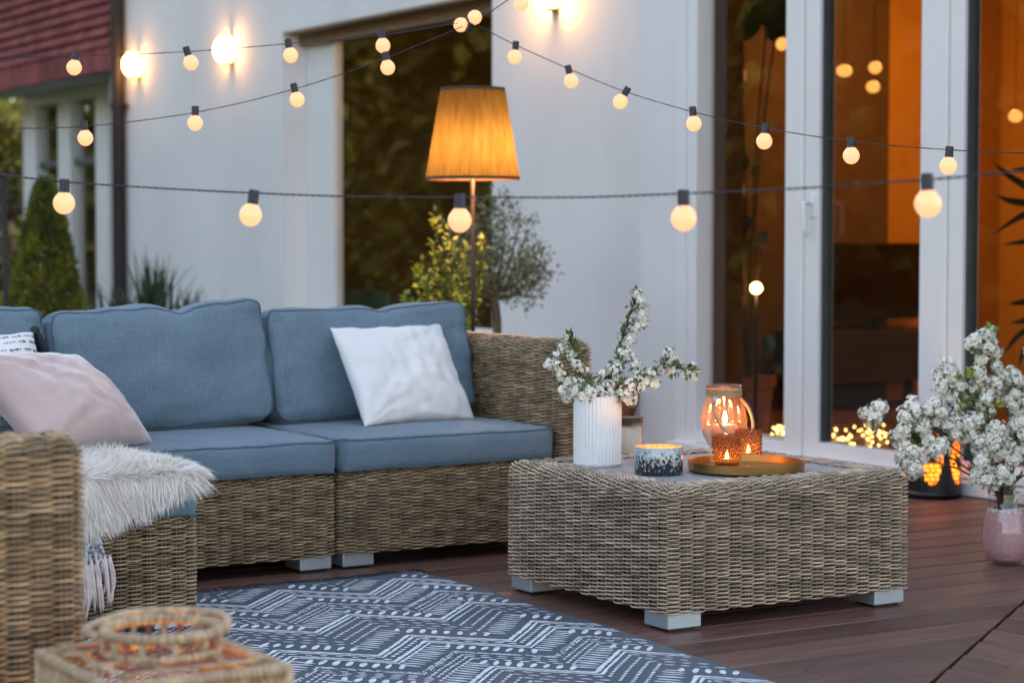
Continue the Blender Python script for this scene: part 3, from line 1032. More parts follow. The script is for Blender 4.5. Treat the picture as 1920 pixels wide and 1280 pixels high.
# table lamp with a glowing globe
lp = at_d(1418, 540, 10.4)
tl = empty('table_lamp', (lp.x, lp.y, 0), 'slim standing lamp with a small glowing globe, inside behind the far glass pane', 'lamp')
m_ = MB(); m_.ball(lp, .028, 16, 10); kid(tl, 'globe', m_, M['e_globe'])
m_ = MB(); m_.tube([(lp.x, lp.y, .02), (lp.x, lp.y, lp.z - .026)], .008, 8); m_.lathe([(.0001, 0), (.11, 0), (.11, .015), (.012, .022)], 24, (lp.x, lp.y, 0)); kid(tl, 'stem', m_, M['black'])
# ceiling lamp of the lit room
cl_ = empty('ceiling_lamp', (8.2, 8.55, 2.7), 'round white ceiling lamp lighting the room behind the glass doors', 'lamp')
m_ = MB(); m_.lathe([(.0001, 2.56), (.12, 2.565), (.19, 2.60), (.20, 2.65)], 28, (8.2, 8.55, 0)); kid(cl_, 'diffuser', m_, M['e_room'])
m_ = MB(); m_.lathe([(.205, 2.64), (.21, 2.67), (.21, 2.70)], 28, (8.2, 8.55, 0)); kid(cl_, 'rim', m_, M['frame'])
# dim lamp of the window room
M['e_dim'] = emit('lit_dim_lamp', (1.0, .55, .20), 95 * K)
rl = empty('ceiling_lamp', (x0r + 1.2, yA + .7, 2.7), 'small ceiling lamp in the dim room behind the picture window', 'lamp')
m_ = MB(); m_.ball((x0r + 1.2, yA + .7, 2.56), .10, 14, 8); kid(rl, 'diffuser', m_, M['e_dim'])
m_ = MB(); m_.tube([(x0r + 1.2, yA + .7, 2.64), (x0r + 1.2, yA + .7, 2.7)], .02, 8); kid(rl, 'stem', m_, M['frame'])

# terracotta pot with a big-leaved plant
pp = on_z(1402, 838, 0.0)
pp = Vector((pp.x, min(pp.y, YB - .4), 0))
pp = at_d(1402, 800, 10.6); pp.z = 0
sc_ = 10.6 / F_PX
ip = MB(); rp = 52 * sc_
ip.lathe([(.0001, .004), (rp * .68, .004), (rp * .92, .24), (rp * .94, .245), (rp * 1.02, .25), (rp * 1.02, .30), (rp * .9, .30), (rp * .88, .26), (.0001, .26)], 32, pp)
sharp(tag(ip.build('plant_pot', M['terracotta']), 'terracotta pot of the house plant, indoors behind the far glass pane', 'plant pot'))
hp = empty('house_plant', (pp.x, pp.y, .262), 'tall house plant with big dark rounded leaves behind the far glass pane', 'plant')
stm, lfs = MB(), MB()


def bigleaf(mb, c, d, nrm, l, w):
    """broad heart-shaped leaf as a small fan grid"""
    d = Vector(d).normalized(); n_ = Vector(nrm); sd = d.cross(n_).normalized(); up = sd.cross(d)
    vs = []; k = 8
    for i in range(k + 1):
        t = i / k
        ww_ = w * .5 * (math.sin(math.pi * min(1, t * .96 + .04)) ** .6) * (1.15 - .35 * t)
        for s in (-1, -.5, 0, .5, 1):
            vs.append(Vector(c) + d * (l * t - (.06 * l * abs(s) if t < .2 else 0)) + sd * ww_ * s + up * (abs(s) * .12 * w - .25 * l * t * t))
    fs = [(i * 5 + j, i * 5 + j + 1, (i + 1) * 5 + j + 1, (i + 1) * 5 + j) for i in range(k) for j in range(4)]
    mb.add(vs, fs)


for (px, py, s, an) in ((1385, 45, .20, 200), (1440, 15, .22, 140), (1455, 50, .14, 250), (1360, 60, .12, 100), (1372, 268, .13, 250), (1388, 305, .09, 200), (1416, 320, .05, 240),
                        (1360, 200, .05, 90), (1390, 420, .10, 230), (1375, 455, .10, 110), (1410, 465, .08, 300), (1365, 490, .09, 190), (1385, 515, .07, 260), (1430, 445, .06, 60), (1460, 690, .07, 30), (1440, 640, .08, 100)):
    c = at_d(px, py, 10.6 + random.uniform(-.2, .2))
    stm.tube(spline([(pp.x + random.uniform(-.02, .02), pp.y, .25), (c.x * .3 + pp.x * .7, c.y * .3 + pp.y * .7, c.z * .6), tuple(c)], 6), .006, 6)
    d = _rt * math.cos(R(an)) + Vector((0, 0, 1)) * math.sin(R(an))
    bigleaf(lfs, c - d * s * .5, d, -_fh + Vector((random.uniform(-.4, .4), 0, random.uniform(.0, .5))), s * 1.05, s * .95)
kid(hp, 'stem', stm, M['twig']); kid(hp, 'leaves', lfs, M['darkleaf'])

# strappy plant by the right-hand pane (inside)
sp = on_X(1960, 445, XD + 1.2); sp.z = 0
sp_pot = MB(); sp_pot.lathe([(.0001, .004), (.12, .004), (.16, .30), (.17, .31), (.15, .31), (.14, .27), (.0001, .27)], 28, sp)
sharp(tag(sp_pot.build('plant_pot', M['ceramic']), 'white pot of the strappy house plant just outside the picture', 'plant pot'))
so = empty('strap_leaf_plant', (sp.x, sp.y, .27), 'strappy dark green house plant behind the right-hand glass door', 'plant')
m_ = MB(); b_ = MB()
dsp = (sp - CAM).dot(_fw)
m_.tube([(sp.x, sp.y, .26), (sp.x + .01, sp.y, .7), (sp.x, sp.y + .01, 1.15)], .018, 8)
for (x0, y0, x1, y1, x2, y2) in ((1960, 372, 1900, 335, 1860, 302), (1960, 385, 1900, 378, 1868, 366), (1960, 392, 1915, 405, 1862, 440), (1960, 345, 1930, 320, 1895, 318),
                                 (1960, 560, 1920, 566, 1890, 570), (1960, 610, 1915, 625, 1880, 665), (1960, 620, 1925, 650, 1908, 690), (1960, 580, 1925, 600, 1895, 605), (1960, 425, 1930, 450, 1880, 458)):
    pts = spline([at_d(x0 + random.uniform(0, 10), y0, dsp), at_d(x1, y1, dsp - .05), at_d(x2, y2, dsp - .1)], 6)
    n_ = len(pts)
    vs = []
    for i, p in enumerate(pts):
        t = (pts[min(i + 1, n_ - 1)] - pts[max(i - 1, 0)]).normalized()
        s = t.cross(_fh).normalized() * (.018 * (1 - (i / (n_ - 1)) ** 2) + .001)
        vs += [p - s, p - _fh * .004, p + s]
    b_.add(vs, [(3 * i + j, 3 * i + j + 1, 3 * i + 4 + j, 3 * i + 3 + j) for i in range(n_ - 1) for j in (0, 1)])
kid(so, 'stem', m_, M['bark']); kid(so, 'leaves', b_, M['darkleaf'])

# small amber globes added in the room, standing in for bulb reflections
M['e_pend'] = emit('amber_pendant', (1.0, .42, .09), 1.5 * K, (.3, .2, .1))
for (px, py, dd, sx, lb) in ((1583, 133, 10.4, 1.3, 'leftmost of the three amber pendants behind the middle glass door'), (1641, 127, 10.3, 1.0, 'upper right of the three amber pendants behind the middle glass door'),
                             (1637, 163, 10.5, 1.1, 'lowest of the three amber pendants behind the middle glass door'), (1466, 83, 9.9, .75, 'single amber pendant behind the far glass pane'),
                             (1816, 162, 10.2, 1.0, 'amber pendant by the left edge of the right-hand glass door'), (1904, 218, 10.3, 1.1, 'low amber pendant at the right margin, inside the room')):
    c = at_d(px, py, dd)
    po_ = empty('pendant_lamp', c, lb, 'lamp', 'amber pendants inside the room')
    m_ = MB(); m_.ball((c.x, c.y, c.z), .034, 14, 8, 0, (1.0 * sx, 1.0, .92)); kid(po_, 'globe', m_, M['e_pend'])
    m_ = MB(); m_.tube([(c.x, c.y, c.z + .03), (c.x, c.y, 2.7)], .0015, 5); kid(po_, 'cord', m_, M['black'])

# fairy lights heaped on the floor behind the glass
fl = empty('fairy_lights', Vector((XD + .35, yw(1590, XD), 0)), 'heap of tiny warm fairy lights on the floor just behind the glass door', 'fairy lights')
fmesh = None
wire = []
spots = [(random.gauss(1632, 14), random.gauss(800, 13)) for _ in range(26)] + [(random.uniform(1533, 1665), random.gauss(818, 9)) for _ in range(34)] + [(random.gauss(1545, 8), random.gauss(815, 12)) for _ in range(8)]
spots += [(random.gauss(1461, 9), random.gauss(808, 9)) for _ in range(18)]
for (px, py) in spots:
    px = min(max(px, 1532), 1668) if px > 1500 else min(px, 1468)
    z = random.uniform(.012, .05)
    p = on_z(px, py, z)
    if p.x < XD + .22: p = on_X(px, py, XD + .24 + random.uniform(0, .1))
    p.z = max(p.z, .008)
    wire.append(p)
    if fmesh is None:
        mm = MB(); mm.ball((0, 0, 0), .0042, 8, 6)
        o = mm.build('bulb', M['e_fairy'], fl); fmesh = o.data
    else:
        o = bpy.data.objects.new('bulb', fmesh); col.objects.link(o); o.parent = fl
    o.location = p - Vector(fl.location)
wire.sort(key=lambda p: (round(p.y / .08), p.x))
m_ = MB(); m_.tube(spline([p + Vector((0, 0, -.003)) for p in wire], 3), .0007, 4); kid(fl, 'wire', m_, M['brass'])

# slatted green panel deep in the window room
gs = MB()
q0, q1 = on_X(640, 545, XW + .95), on_X(727, 545, XW + .95)
n_ = 14
for i in range(n_):
    y_ = q0.y + (q1.y - q0.y) * i / n_
    bbox_bevel(gs, (XW + .95, y_ - .5 * abs(q1.y - q0.y) / n_ * .72, .10), (XW + .98, y_ + .5 * abs(q1.y - q0.y) / n_ * .72, on_X(680, 545, XW + .95).z), .003)
gs.box((XW + .982, min(q0.y, q1.y), .1), (XW + 1.0, max(q0.y, q1.y), .2))
gs.box((XW + .96, min(q0.y, q1.y), 0), (XW + 1.0, min(q0.y, q1.y) + .04, .2)); gs.box((XW + .96, max(q0.y, q1.y) - .04, 0), (XW + 1.0, max(q0.y, q1.y), .2))
tag(gs.build('slatted_panel', M['greenslat'], smooth=False), 'low pale green slatted panel standing inside the picture window', 'panel')

# ------------------------------------------------------------------ wall lamps
M['e_wall_bright'] = emit('bright_wall_lamp_lens', (1.0, .44, .125), 120 * K)


def wall_lamp(px, py, label, lens='e_wall'):
    c = on_X(px, py, XW)
    o = empty('wall_lamp', c, label, 'wall lamp', 'round bulkhead lamps on the white wall')
    rot = Matrix.Rotation(R(-90), 4, 'Y')     # lathe axis z -> -X (out of the wall)
    r = .098
    m_ = MB(); m_.lathe([(.0001, .001), (r * .93, .001), (r * .93, .016), (.0001, .016)], 36, c, 0, None, rot)
    kid(o, 'back_plate', m_, M['alu'])
    m_ = MB(); m_.lathe([(r * .86, .017), (r * .92, .040), (r * .92, .058), (r * .86, .080), (r * .72, .100), (r * .52, .114), (r * .27, .122), (.0001, .125)], 36, c, 0, None, rot)
    kid(o, 'diffuser', m_, M[lens])
    for a0 in (90, 270):
        m_ = MB()
        ks = 14; half = 27
        vs = []
        for k in range(ks + 1):
            th = R(a0 - half + 2 * half * k / ks)
            for (rr, h) in ((r * .95, .004), (r * .95, .082), (r * 1.02, .082), (r * 1.02, .004)):
                vs.append(rot @ Vector((rr * math.cos(th), rr * math.sin(th), h)) )
        # after the turn the circle lies in the Y/Z plane; top and bottom need z
        vs = [Vector((v.x, v.y, v.z)) for v in vs]
        fs = []
        for k in range(ks):
            for j in range(4):
                j2 = (j + 1) % 4
                fs.append((k * 4 + j, k * 4 + j2, k * 4 + 4 + j2, k * 4 + 4 + j))
        fs += [(0, 3, 2, 1), tuple(ks * 4 + j for j in range(4))]
        sw = Matrix.Rotation(R(90), 4, 'X')
        m_.add([c + sw @ v for v in vs], fs)
        kid(o, 'hood', m_, M['brass'], False)
    return o


wall_lamp(435, 94, 'round glowing wall lamp nearest the picture window on its left')
wall_lamp(261, 122, 'round glowing wall lamp beside the dark drain pipe')
wall_lamp(1042, -14, 'round glowing wall lamp above the olive tree, right of the picture window', 'e_wall_bright')

# ================================================================== FURNITURE
# coffee table
T0, T1 = Vector((3.062, 4.268)), Vector((3.872, 5.045))
TZ = .366
ct = empty('coffee_table', ((T0.x + T1.x) / 2, (T0.y + T1.y) / 2, 0), 'low square grey-brown wicker coffee table with a grey inset top and block feet', 'table')
woven('wicker_body', ct, T0.x, T1.x, T0.y, T1.y, .046, TZ, depth=.095, roll=.028, rc=.024, strand='wicker2', seed=3)
m_ = MB(); bbox_bevel(m_, (T0.x + .088, T0.y + .088, TZ - .03), (T1.x - .088, T1.y - .088, TZ - .002), .002); kid(ct, 'table_top', m_, M['stone'], False)
LS = .105
for (x, y) in ((T0.x + .010, T0.y + .008), (T1.x - .010 - LS, T0.y + .008), (T0.x + .010, T1.y - .008 - LS), (T1.x - .010 - LS, T1.y - .008 - LS)):
    leg(ct, x, x + LS, y, y + LS, .050)

# sectional sofa: separate modules
SX = [1.36, 2.085, 2.81, 3.588]
SY0, SY1 = 5.60, 6.33
BZ, AZ = .295, .668


def module(label, x0, x1, y0, y1, backs, seed, legs=True, lowres=False):
    o = empty('sofa_module', ((x0 + x1) / 2, (y0 + y1) / 2, 0), label, 'sofa', 'wicker sofa modules of the corner set')
    woven('seat_base', o, x0, x1, y0, y1, .046, BZ, depth=.16, roll=.028, rc=.035, seed=seed, lowres=lowres)
    for i, (nm, a) in enumerate(backs):
        woven(nm, o, *a, .046 if nm == 'armrest' else BZ - .0, AZ, depth=.06, roll=.036, rc=.034, seed=seed + 20 + i, lowres=lowres)
    for (x, y) in ((x0 + .015, y0 + .012), (x1 - .015 - .105, y0 + .012), (x0 + .015, y1 - .117), (x1 - .12, y1 - .117)):
        leg(o, x, x + .105, y, y + .105, .050)
    return o


EPS = .004
module('wicker sofa module with an armrest, the one nearest the house', SX[2] + EPS, SX[3], SY0, SY1,
       [('armrest', (SX[3] + .006, SX[3] + .116, SY0 - .035, SY1 + .10)), ('backrest', (SX[2] + EPS, SX[3], SY1 + .003, SY1 + .105))], 11)
module('armless wicker sofa module between the corner and the armrest module', SX[1] + EPS, SX[2] - EPS, SY0, SY1,
       [('backrest', (SX[1] + EPS, SX[2] - EPS, SY1 + .003, SY1 + .105))], 12)
module('corner wicker sofa module behind the pillows', SX[0], SX[1] - EPS, SY0 + .004, SY1,
       [('backrest', (SX[0] - .11, SX[1] - EPS, SY1 + .003, SY1 + .105)), ('side_backrest', (SX[0] - .113, SX[0] - .003, SY0 + .004, SY1))], 13, lowres=True)
CY0 = 4.945
module('wicker sofa module under the cream fur, facing away from the house', SX[0], SX[1], CY0, SY0 - .004,
       [('backrest', (SX[0] - .113, SX[0] - .003, CY0, SY0 - .004))], 14)

# seat cushions
CT = .395
ch = .098
for (x0, x1, y0, y1, lb, sd) in ((SX[2] + .004, SX[3] - .004, SY0 - .012, SY1 - .03, 'blue-grey seat cushion under the white pillow', 1),
                                 (SX[1] - .06, SX[2] - .004, SY0 - .02, SY1 - .03, 'blue-grey seat cushion in front of the widest back cushion', 2),
                                 (SX[0] + .01, SX[1] - .066, SY0 + .01, SY1 - .03, 'blue-grey corner seat cushion under the pink pillow', 4),
                                 (SX[0] + .01, SX[1] + .004, CY0 - .012, SY0 - .026, 'blue-grey seat cushion under the cream fur', 3)):
    cz = CT - ch / 2 if sd != 3 else CT - ch / 2 - .004
    box_cushion('seat_cushion', x1 - x0, y1 - y0, ch, .022, .010, sd, wr=.0025, label=lb, group='blue-grey sofa cushions', mtx=Matrix.Translation(((x0 + x1) / 2, (y0 + y1) / 2, cz)))


def back_cushion(x0, x1, yb, hgt, tilt, lb, sd, roll=0, rz=0, sag=.012, crease=.016, th=.15):
    w_ = x1 - x0
    # local x right, y up, z towards the sitter (-Y)
    m4 = Matrix.Translation(((x0 + x1) / 2, yb, CT + .004)) @ Matrix.Rotation(rz, 4, 'Z') @ Matrix.Rotation(R(90) - tilt, 4, 'X') @ Matrix.Rotation(roll, 4, 'Z') @ Matrix.Translation((0, hgt / 2, 0))
    return box_cushion('back_cushion', w_, hgt, th, .035, .038, sd, wr=.0135, sag=sag, crease=crease, label=lb, group='blue-grey sofa cushions', mtx=m4, n=(46, 34, 8), corner=.06)


back_cushion(SX[1] + .03, SX[2] + .015, SY1 - .195, .392, R(12), 'widest blue-grey back cushion, plain, between the pink and white pillows', 5, roll=R(2.2), sag=.016, crease=.020)
back_cushion(SX[2] + .022, SX[3] - .010, SY1 - .175, .380, R(12), 'blue-grey back cushion behind the white pillow', 6, roll=R(1.2), sag=.018, crease=.020)
back_cushion(SX[0] + .02, SX[1] - .0, SY1 - .185, .395, R(11), 'blue-grey back cushion in the corner behind the dotted pillow', 7, roll=R(-.5))

# white pillow
c0, c1, c2, c3 = on_Y(683, 800, 5.87), on_Y(890, 787, 5.96), on_Y(825, 607, 6.13), on_Y(618, 614, 6.06)
ctr = (c0 + c1 + c2 + c3) / 4
vx = ((c1 - c0) + (c2 - c3)); vy = ((c3 - c0) + (c2 - c1))
vz = vx.cross(vy).normalized(); vy = vz.cross(vx).normalized()


def quadpillow(name, corners, T, seed, m, wr, label, mats=None, extra=None, pinch=.06):
    """pillow whose four seam corners sit at given points (bl, br, tr, tl)"""
    a, b, c, d = corners
    ctr = (a + b + c + d) / 4
    vx = (b - a) + (c - d); vy = (d - a) + (c - b)
    w_, h_ = vx.length / 2, vy.length / 2
    nz_ = vx.cross(vy).normalized()
    o, (vs, grid, n) = pillow(name, 2, 2, 1, seed, m, 0, pinch, label=label)
    # rebuild the coordinates by bilinear mapping, with real thickness and folds
    sv = Vector((seed * 2.3, seed, seed * .7))
    me = o.data
    done = set()
    for (s, i, j), k in list(grid.items()):
        if k in done: continue
        done.add(k)
        x, y, z = vs[k]
        u, v = x, y
        P = a * (1 - u) * (1 - v) / 4 + b * (1 + u) * (1 - v) / 4 + c * (1 + u) * (1 + v) / 4 + d * (1 - u) * (1 + v) / 4
        rr = 0
        for (cu, cv) in ((1, 1), (1, -1), (-1, 1), (-1, -1)):
            dx, dy = u - cu, v - cv
            dd = math.hypot(dx, dy) + 1e-4
            an = math.atan2(dy, dx)
            rr += math.exp(-dd * 1.1) * noise.noise(Vector((an * 5.5, dd * 1.0, seed + cu * 3 + cv)))
        bb = max(0, 1 - u ** 4) * max(0, 1 - v ** 4)
        nn = 2.4 * rr + 1.0 * noise.noise(Vector((u * 2, v * 2, s)) + sv) + .8 * noise.noise(Vector((u * 7, v * 2.5, s)) + sv) + .5 * noise.noise(Vector((u * 3, v * 9, s)) - sv)
        zz_ = z * 2 * (T / 2) + (s if abs(z) > 1e-6 else .3) * bb * wr * nn + .3 * wr * noise.noise(Vector((u * 4, v * 4, 2)) + sv)
        P = P + nz_ * zz_ + vx.normalized() * wr * .5 * noise.noise(Vector((u * 3, v * 5, 9)) + sv) + vy.normalized() * wr * .6 * noise.noise(Vector((u * 5, v * 3, 19)) + sv)
        me.vertices[k].co = P - ctr
    o.location = ctr
    me.update()
    return o, grid, n


wp, _, _ = quadpillow('throw_pillow', (c0, c1, c2, c3), .13, 3, M['whitecloth'], .0085, 'plain white square pillow leaning on the right back cushion')
# pink pillow
d0, d1, d2, d3 = on_Y(75, 850, 5.42), on_Y(287, 828, 5.72), on_Y(146, 665, 5.86), on_Y(-75, 668, 5.60)
pk, _, _ = quadpillow('throw_pillow', (d0, d1, d2, d3), .17, 5, M['pink'], .0085, 'shiny pale pink pillow propped in the sofa corner')
# dotted pillow with a black tassel
e0, e1, e2, e3 = on_Y(-110, 835, 5.62), on_Y(95, 812, 5.86), on_Y(62, 620, 6.06), on_Y(-150, 640, 5.84)
dp_, grid_, n_ = quadpillow('throw_pillow', (e0, e1, e2, e3), .13, 8, [M['whitecloth'], M['ink']], .005, 'white pillow with rows of black dashes and a dark tassel, behind the pink one')
dm = MB()
vco = [v.co.copy() for v in dp_.data.vertices]
vno = [v.normal.copy() for v in dp_.data.vertices]
for j in range(3, n_ - 2, 4):
    for i in range(1, n_):
        if (i * 7 + j * 3) % 5 == 0: continue
        k = grid_[(1, i, j)]; k2 = grid_[(1, min(i + 1, n_), j)]; k3 = grid_[(1, i, min(j + 1, n_))]
        p = vco[k]; u = (vco[k2] - p); v = (vco[k3] - p)
        if u.length < 1e-6 or v.length < 1e-6: continue
        u.normalize(); n3 = u.cross(v).normalized(); v = n3.cross(u)
        big = random.random() < .35
        a_, b_ = (.0052, .0046) if big else (.0045, .0022)
        dm.add([p + n3 * .0012 + u * a_ * math.cos(t * math.pi / 4) + v * b_ * math.sin(t * math.pi / 4) for t in range(8)], [tuple(range(8))])
o = dm.build('printed_dashes', M['ink'], dp_)
tm = MB()
tp = Vector(e2) - Vector(dp_.location) + _rt * .006
tm.ball(tp, .016, 8, 6)
for k in range(60):
    an, r_ = random.uniform(0, 6.28), random.uniform(.004, .022)
    q = tp + Vector((r_ * math.cos(an), r_ * math.sin(an), 0)) + _rt * .018 + Vector((0, 0, -.012))
    tm.tube([tp, (tp + q) / 2 + Vector((0, 0, -.004)), q + Vector((0, 0, -.055 - random.uniform(0, .012))) + _rt * .008], .0022, 4)
tm.build('tassel', M['ink'], dp_)

# cream fur throw over the chaise seat
fx0, fx1, fy0, fy1 = SX[0] + .0, SX[1] - .012, CY0 - .020, CY0 + .50
fz = CT + .012


def drape(x):
    """how far the fur hangs over the front edge at x"""
    t = (x - 1.70) / (2.06 - 1.70)
    return .128 * max(0, min(1, 1 - t)) ** .8 + .006


fur = MB()
base = []
nx_, ny_ = 30, 24
for i in range(nx_ + 1):
    x = fx0 + (fx1 - fx0) * i / nx_
    for j in range(ny_ + 1):
        t = j / ny_
        D = drape(x)
        total = (fy1 - fy0) + D
        s = t * total
        if s < fy1 - fy0:
            p = (x, fy1 - s, fz + .006 * noise.noise(Vector((x * 9, s * 9, 0))))
        else:
            p = (x, fy0 - .004 - .01 * math.sin(min(1, (s - (fy1 - fy0)) / .05) * 1.5), fz - (s - (fy1 - fy0)))
        base.append(p)
fur.add(base, [(i * (ny_ + 1) + j, i * (ny_ + 1) + j + 1, (i + 1) * (ny_ + 1) + j + 1, (i + 1) * (ny_ + 1) + j) for i in range(nx_) for j in range(ny_)])


def hair(mb, p, d, l, w, droop, curl):
    d = Vector(d).normalized()
    p = Vector(p)
    side = d.cross(Vector((random.uniform(-1, 1), random.uniform(-1, 1), random.uniform(-.3, 1))))
    side = side.normalized() if side.length > 1e-4 else Vector((1, 0, 0))
    q1 = p + d * l * .4 + Vector((curl[0], curl[1], 0)) * .3
    q2 = p + d * l * .75 + Vector((curl[0], curl[1], -droop * .5))
    q3 = p + d * l + Vector((curl[0] * 1.6, curl[1] * 1.6, -droop))
    mb.add([p - side * w, p + side * w, q1 - side * w * .9, q1 + side * w * .9, q2 - side * w * .55, q2 + side * w * .55, q3],
           [(0, 1, 3, 2), (2, 3, 5, 4), (4, 5, 6)])


hb = MB()
for k in range(21000):
    x = random.uniform(fx0 + .25, fx1)
    D = drape(x); total = (fy1 - fy0) + D
    s = random.uniform(0, total) if random.random() < .5 else random.uniform(max(0, fy1 - fy0 - .12), total)
    cl_ = noise.noise_vector(Vector((x * 22, s * 22, 1.5)))
    fine = Vector((random.gauss(0, .25), random.gauss(0, .25), random.gauss(0, .2)))
    edge = max(0, (x - (fx1 - .05)) / .05)
    if s < fy1 - fy0:
        p = Vector((x, fy1 - s, fz))
        lift = .85 if s < fy1 - fy0 - .05 else .25
        d = Vector((.25 + cl_.x * .7 + edge * .45, -.62 + cl_.y * .6, lift + cl_.z * .35)) + fine
        hair(hb, p, d, random.uniform(.035, .06), .0008, random.uniform(.004, .016) + edge * .022, (cl_.x * .006, cl_.y * .006))
    else:
        p = Vector((x, fy0 - .006, fz - (s - (fy1 - fy0))))
        d = Vector((.12 + cl_.x * .35 + edge * .3, -.32 + cl_.y * .15, -1)) + fine * .55
        hair(hb, p, d, random.uniform(.045, .072), .0008, .002, (cl_.x * .008, 0))
fr = empty('fur_throw', ((fx0 + fx1) / 2, (fy0 + fy1) / 2, CT), 'shaggy cream fur throw draped over the near seat cushion', 'fur throw')
kid(fr, 'hide', fur, M['fur']); kid(fr, 'hair', hb, M['fur'])

# woven blanket with tassels hanging below the fur
bl = empty('blanket', (1.79, CY0 - .03, .2), 'grey checked blanket end with pale tassels hanging under the fur', 'blanket')
m_ = MB(); tb = MB()
bx0, bx1 = 1.66, on_Y(205, 1060, CY0 - .03).x
ns, nz2 = 20, 14
zt0 = .315
vs = []
for i in range(ns + 1):
    x = bx0 + (bx1 - bx0) * i / ns
    zlow = .175 - .02 * (1 - i / ns)
    for j in range(nz2 + 1):
        t = j / nz2
        z = zt0 + (zlow - zt0) * t
        xx = x - .035 * (1 - t) * (i / ns)
        vs.append((xx, CY0 - .022 - .010 * math.sin(t * 2.2) - .007 * math.sin(i * 1.1) * t, z))
m_.add(vs, [(i * (nz2 + 1) + j, i * (nz2 + 1) + j + 1, (i + 1) * (nz2 + 1) + j + 1, (i + 1) * (nz2 + 1) + j) for i in range(ns) for j in range(nz2)])
kid(bl, 'cloth', m_, M['throw'])
for i in range(0, ns + 1):
    x = bx0 + (bx1 - bx0) * i / ns
    for k in range(3):
        xa = x + random.uniform(-.004, .004)
        z0_ = .175 - .02 * (1 - i / ns) + random.uniform(0, .05) * (i / ns)
        ln = random.uniform(.085, .115)
        pts = [(xa, CY0 - .032, z0_ + .01), (xa + random.uniform(0, .012), CY0 - .040 + random.uniform(-.006, .006), z0_ - ln * .5), (xa + random.uniform(-.004, .016), CY0 - .034, z0_ - ln)]
        tb.tube(spline(pts, 3), [.0040, .0046, .0048, .0046, .0042, .0036, .0018], 5)
kid(bl, 'tassels', tb, M['tassel'])

# near armchair: only its arm is in the picture
ac = empty('armchair', (.85, 3.75, 0), 'wicker armchair in the near left corner, only its high armrest in view', 'armchair')
ap = at_d(161, 830, 3.50)
ax1 = ap.x; ay = ap.y
woven('armrest', ac, ax1 - .74, ax1, ay, ay + .115, .046, AZ, depth=.06, roll=.034, rc=.028, seed=31)
woven('armrest', ac, ax1 - .74, ax1, ay + .80, ay + .915, .046, AZ, depth=.06, roll=.045, rc=.035, seed=32, lowres=True)
woven('seat_base', ac, ax1 - .74, ax1 - .02, ay + .12, ay + .795, .046, BZ, depth=.16, roll=.028, rc=.035, seed=33, lowres=True)
woven('backrest', ac, ax1 - .86, ax1 - .745, ay, ay + .915, .046, AZ, depth=.06, roll=.045, rc=.035, seed=34, lowres=True)
for (x, y) in ((ax1 - .72, ay + .005), (ax1 - .12, ay + .005), (ax1 - .72, ay + .805), (ax1 - .12, ay + .805)):
    leg(ac, x, x + .1, y, y + .1, .05)
box_cushion('seat_cushion', .70, .66, .098, .022, .010, 9, wr=.0025, label='blue-grey seat cushion of the near armchair', group='blue-grey sofa cushions', mtx=Matrix.Translation((ax1 - .38, ay + .457, CT - .05)))

# ------------------------------------------------------------------ rug
RX0, RX1, RY0, RY1 = 1.45, 3.012, 2.9, 5.43
rz = .006
rg = MB()
nxr, nyr = 60, 96


def rug_h(x, y):
    e = max(0, (x - 2.6) / .38)
    return rz + .004 * max(0, noise.noise(Vector((x * 5, y * 4, 0)))) + .005 * e * max(0, noise.noise(Vector((x * 3, y * 6, 4))))


def rug_x(x, y):
    t = (x - RX0) / (RX1 - RX0)
    return x + t * (.018 * math.sin(y * 3.1 + .5) * .6 + .006 * math.sin(y * 9)) - t * (RY1 - y) * .048


for i in range(nxr + 1):
    for j in range(nyr + 1):
        x, y = RX0 + (RX1 - RX0) * i / nxr, RY0 + (RY1 - RY0) * j / nyr
        rg.v.append((rug_x(x, y), y, rug_h(x, y)))
for i in range(nxr):
    for j in range(nyr):
        a = i * (nyr + 1) + j
        rg.f.append((a, a + nyr + 1, a + nyr + 2, a + 1)); rg.m.append(0)
# rim down to the deck
for j in range(nyr):
    y0, y1 = RY0 + (RY1 - RY0) * j / nyr, RY0 + (RY1 - RY0) * (j + 1) / nyr
    rg.add([(rug_x(RX1, y0), y0, 0.001), (rug_x(RX1, y1), y1, 0.001), (rug_x(RX1, y1), y1, rug_h(RX1, y1)), (rug_x(RX1, y0), y0, rug_h(RX1, y0))], [(0, 1, 2, 3)])


def rp(x, y, e=.0016):
    return (rug_x(x, y), y, rug_h(x, y) + e)


def blob(x, y, a, b, ang, mi=1):
    n = 8 if a > .004 else 6
    ca, sa = math.cos(ang), math.sin(ang)
    pts = []
    for k in range(n):
        t = 2 * math.pi * k / n
        q = 1 + random.uniform(-.12, .12)
        u, v = a * math.cos(t) * q, b * math.sin(t) * q
        X, Y = x + u * ca - v * sa, y + u * sa + v * ca
        if not (RX0 + .02 < X < RX1 - .015 and RY0 < Y < RY1 - .03): return
        pts.append(rp(X, Y))
    rg.add(pts, [tuple(range(n))], mi)


HALF = .186; PKX = 2.505


def zig(x, y0):
    """height of a zigzag line whose peaks sit at PKX + k*2*HALF"""
    t = ((x - PKX) / (2 * HALF)) % 1.0
    t = t if t < .5 else 1 - t
    return y0 - t * 2 * HALF, (-1 if ((x - PKX) / (2 * HALF)) % 1.0 < .5 else 1)


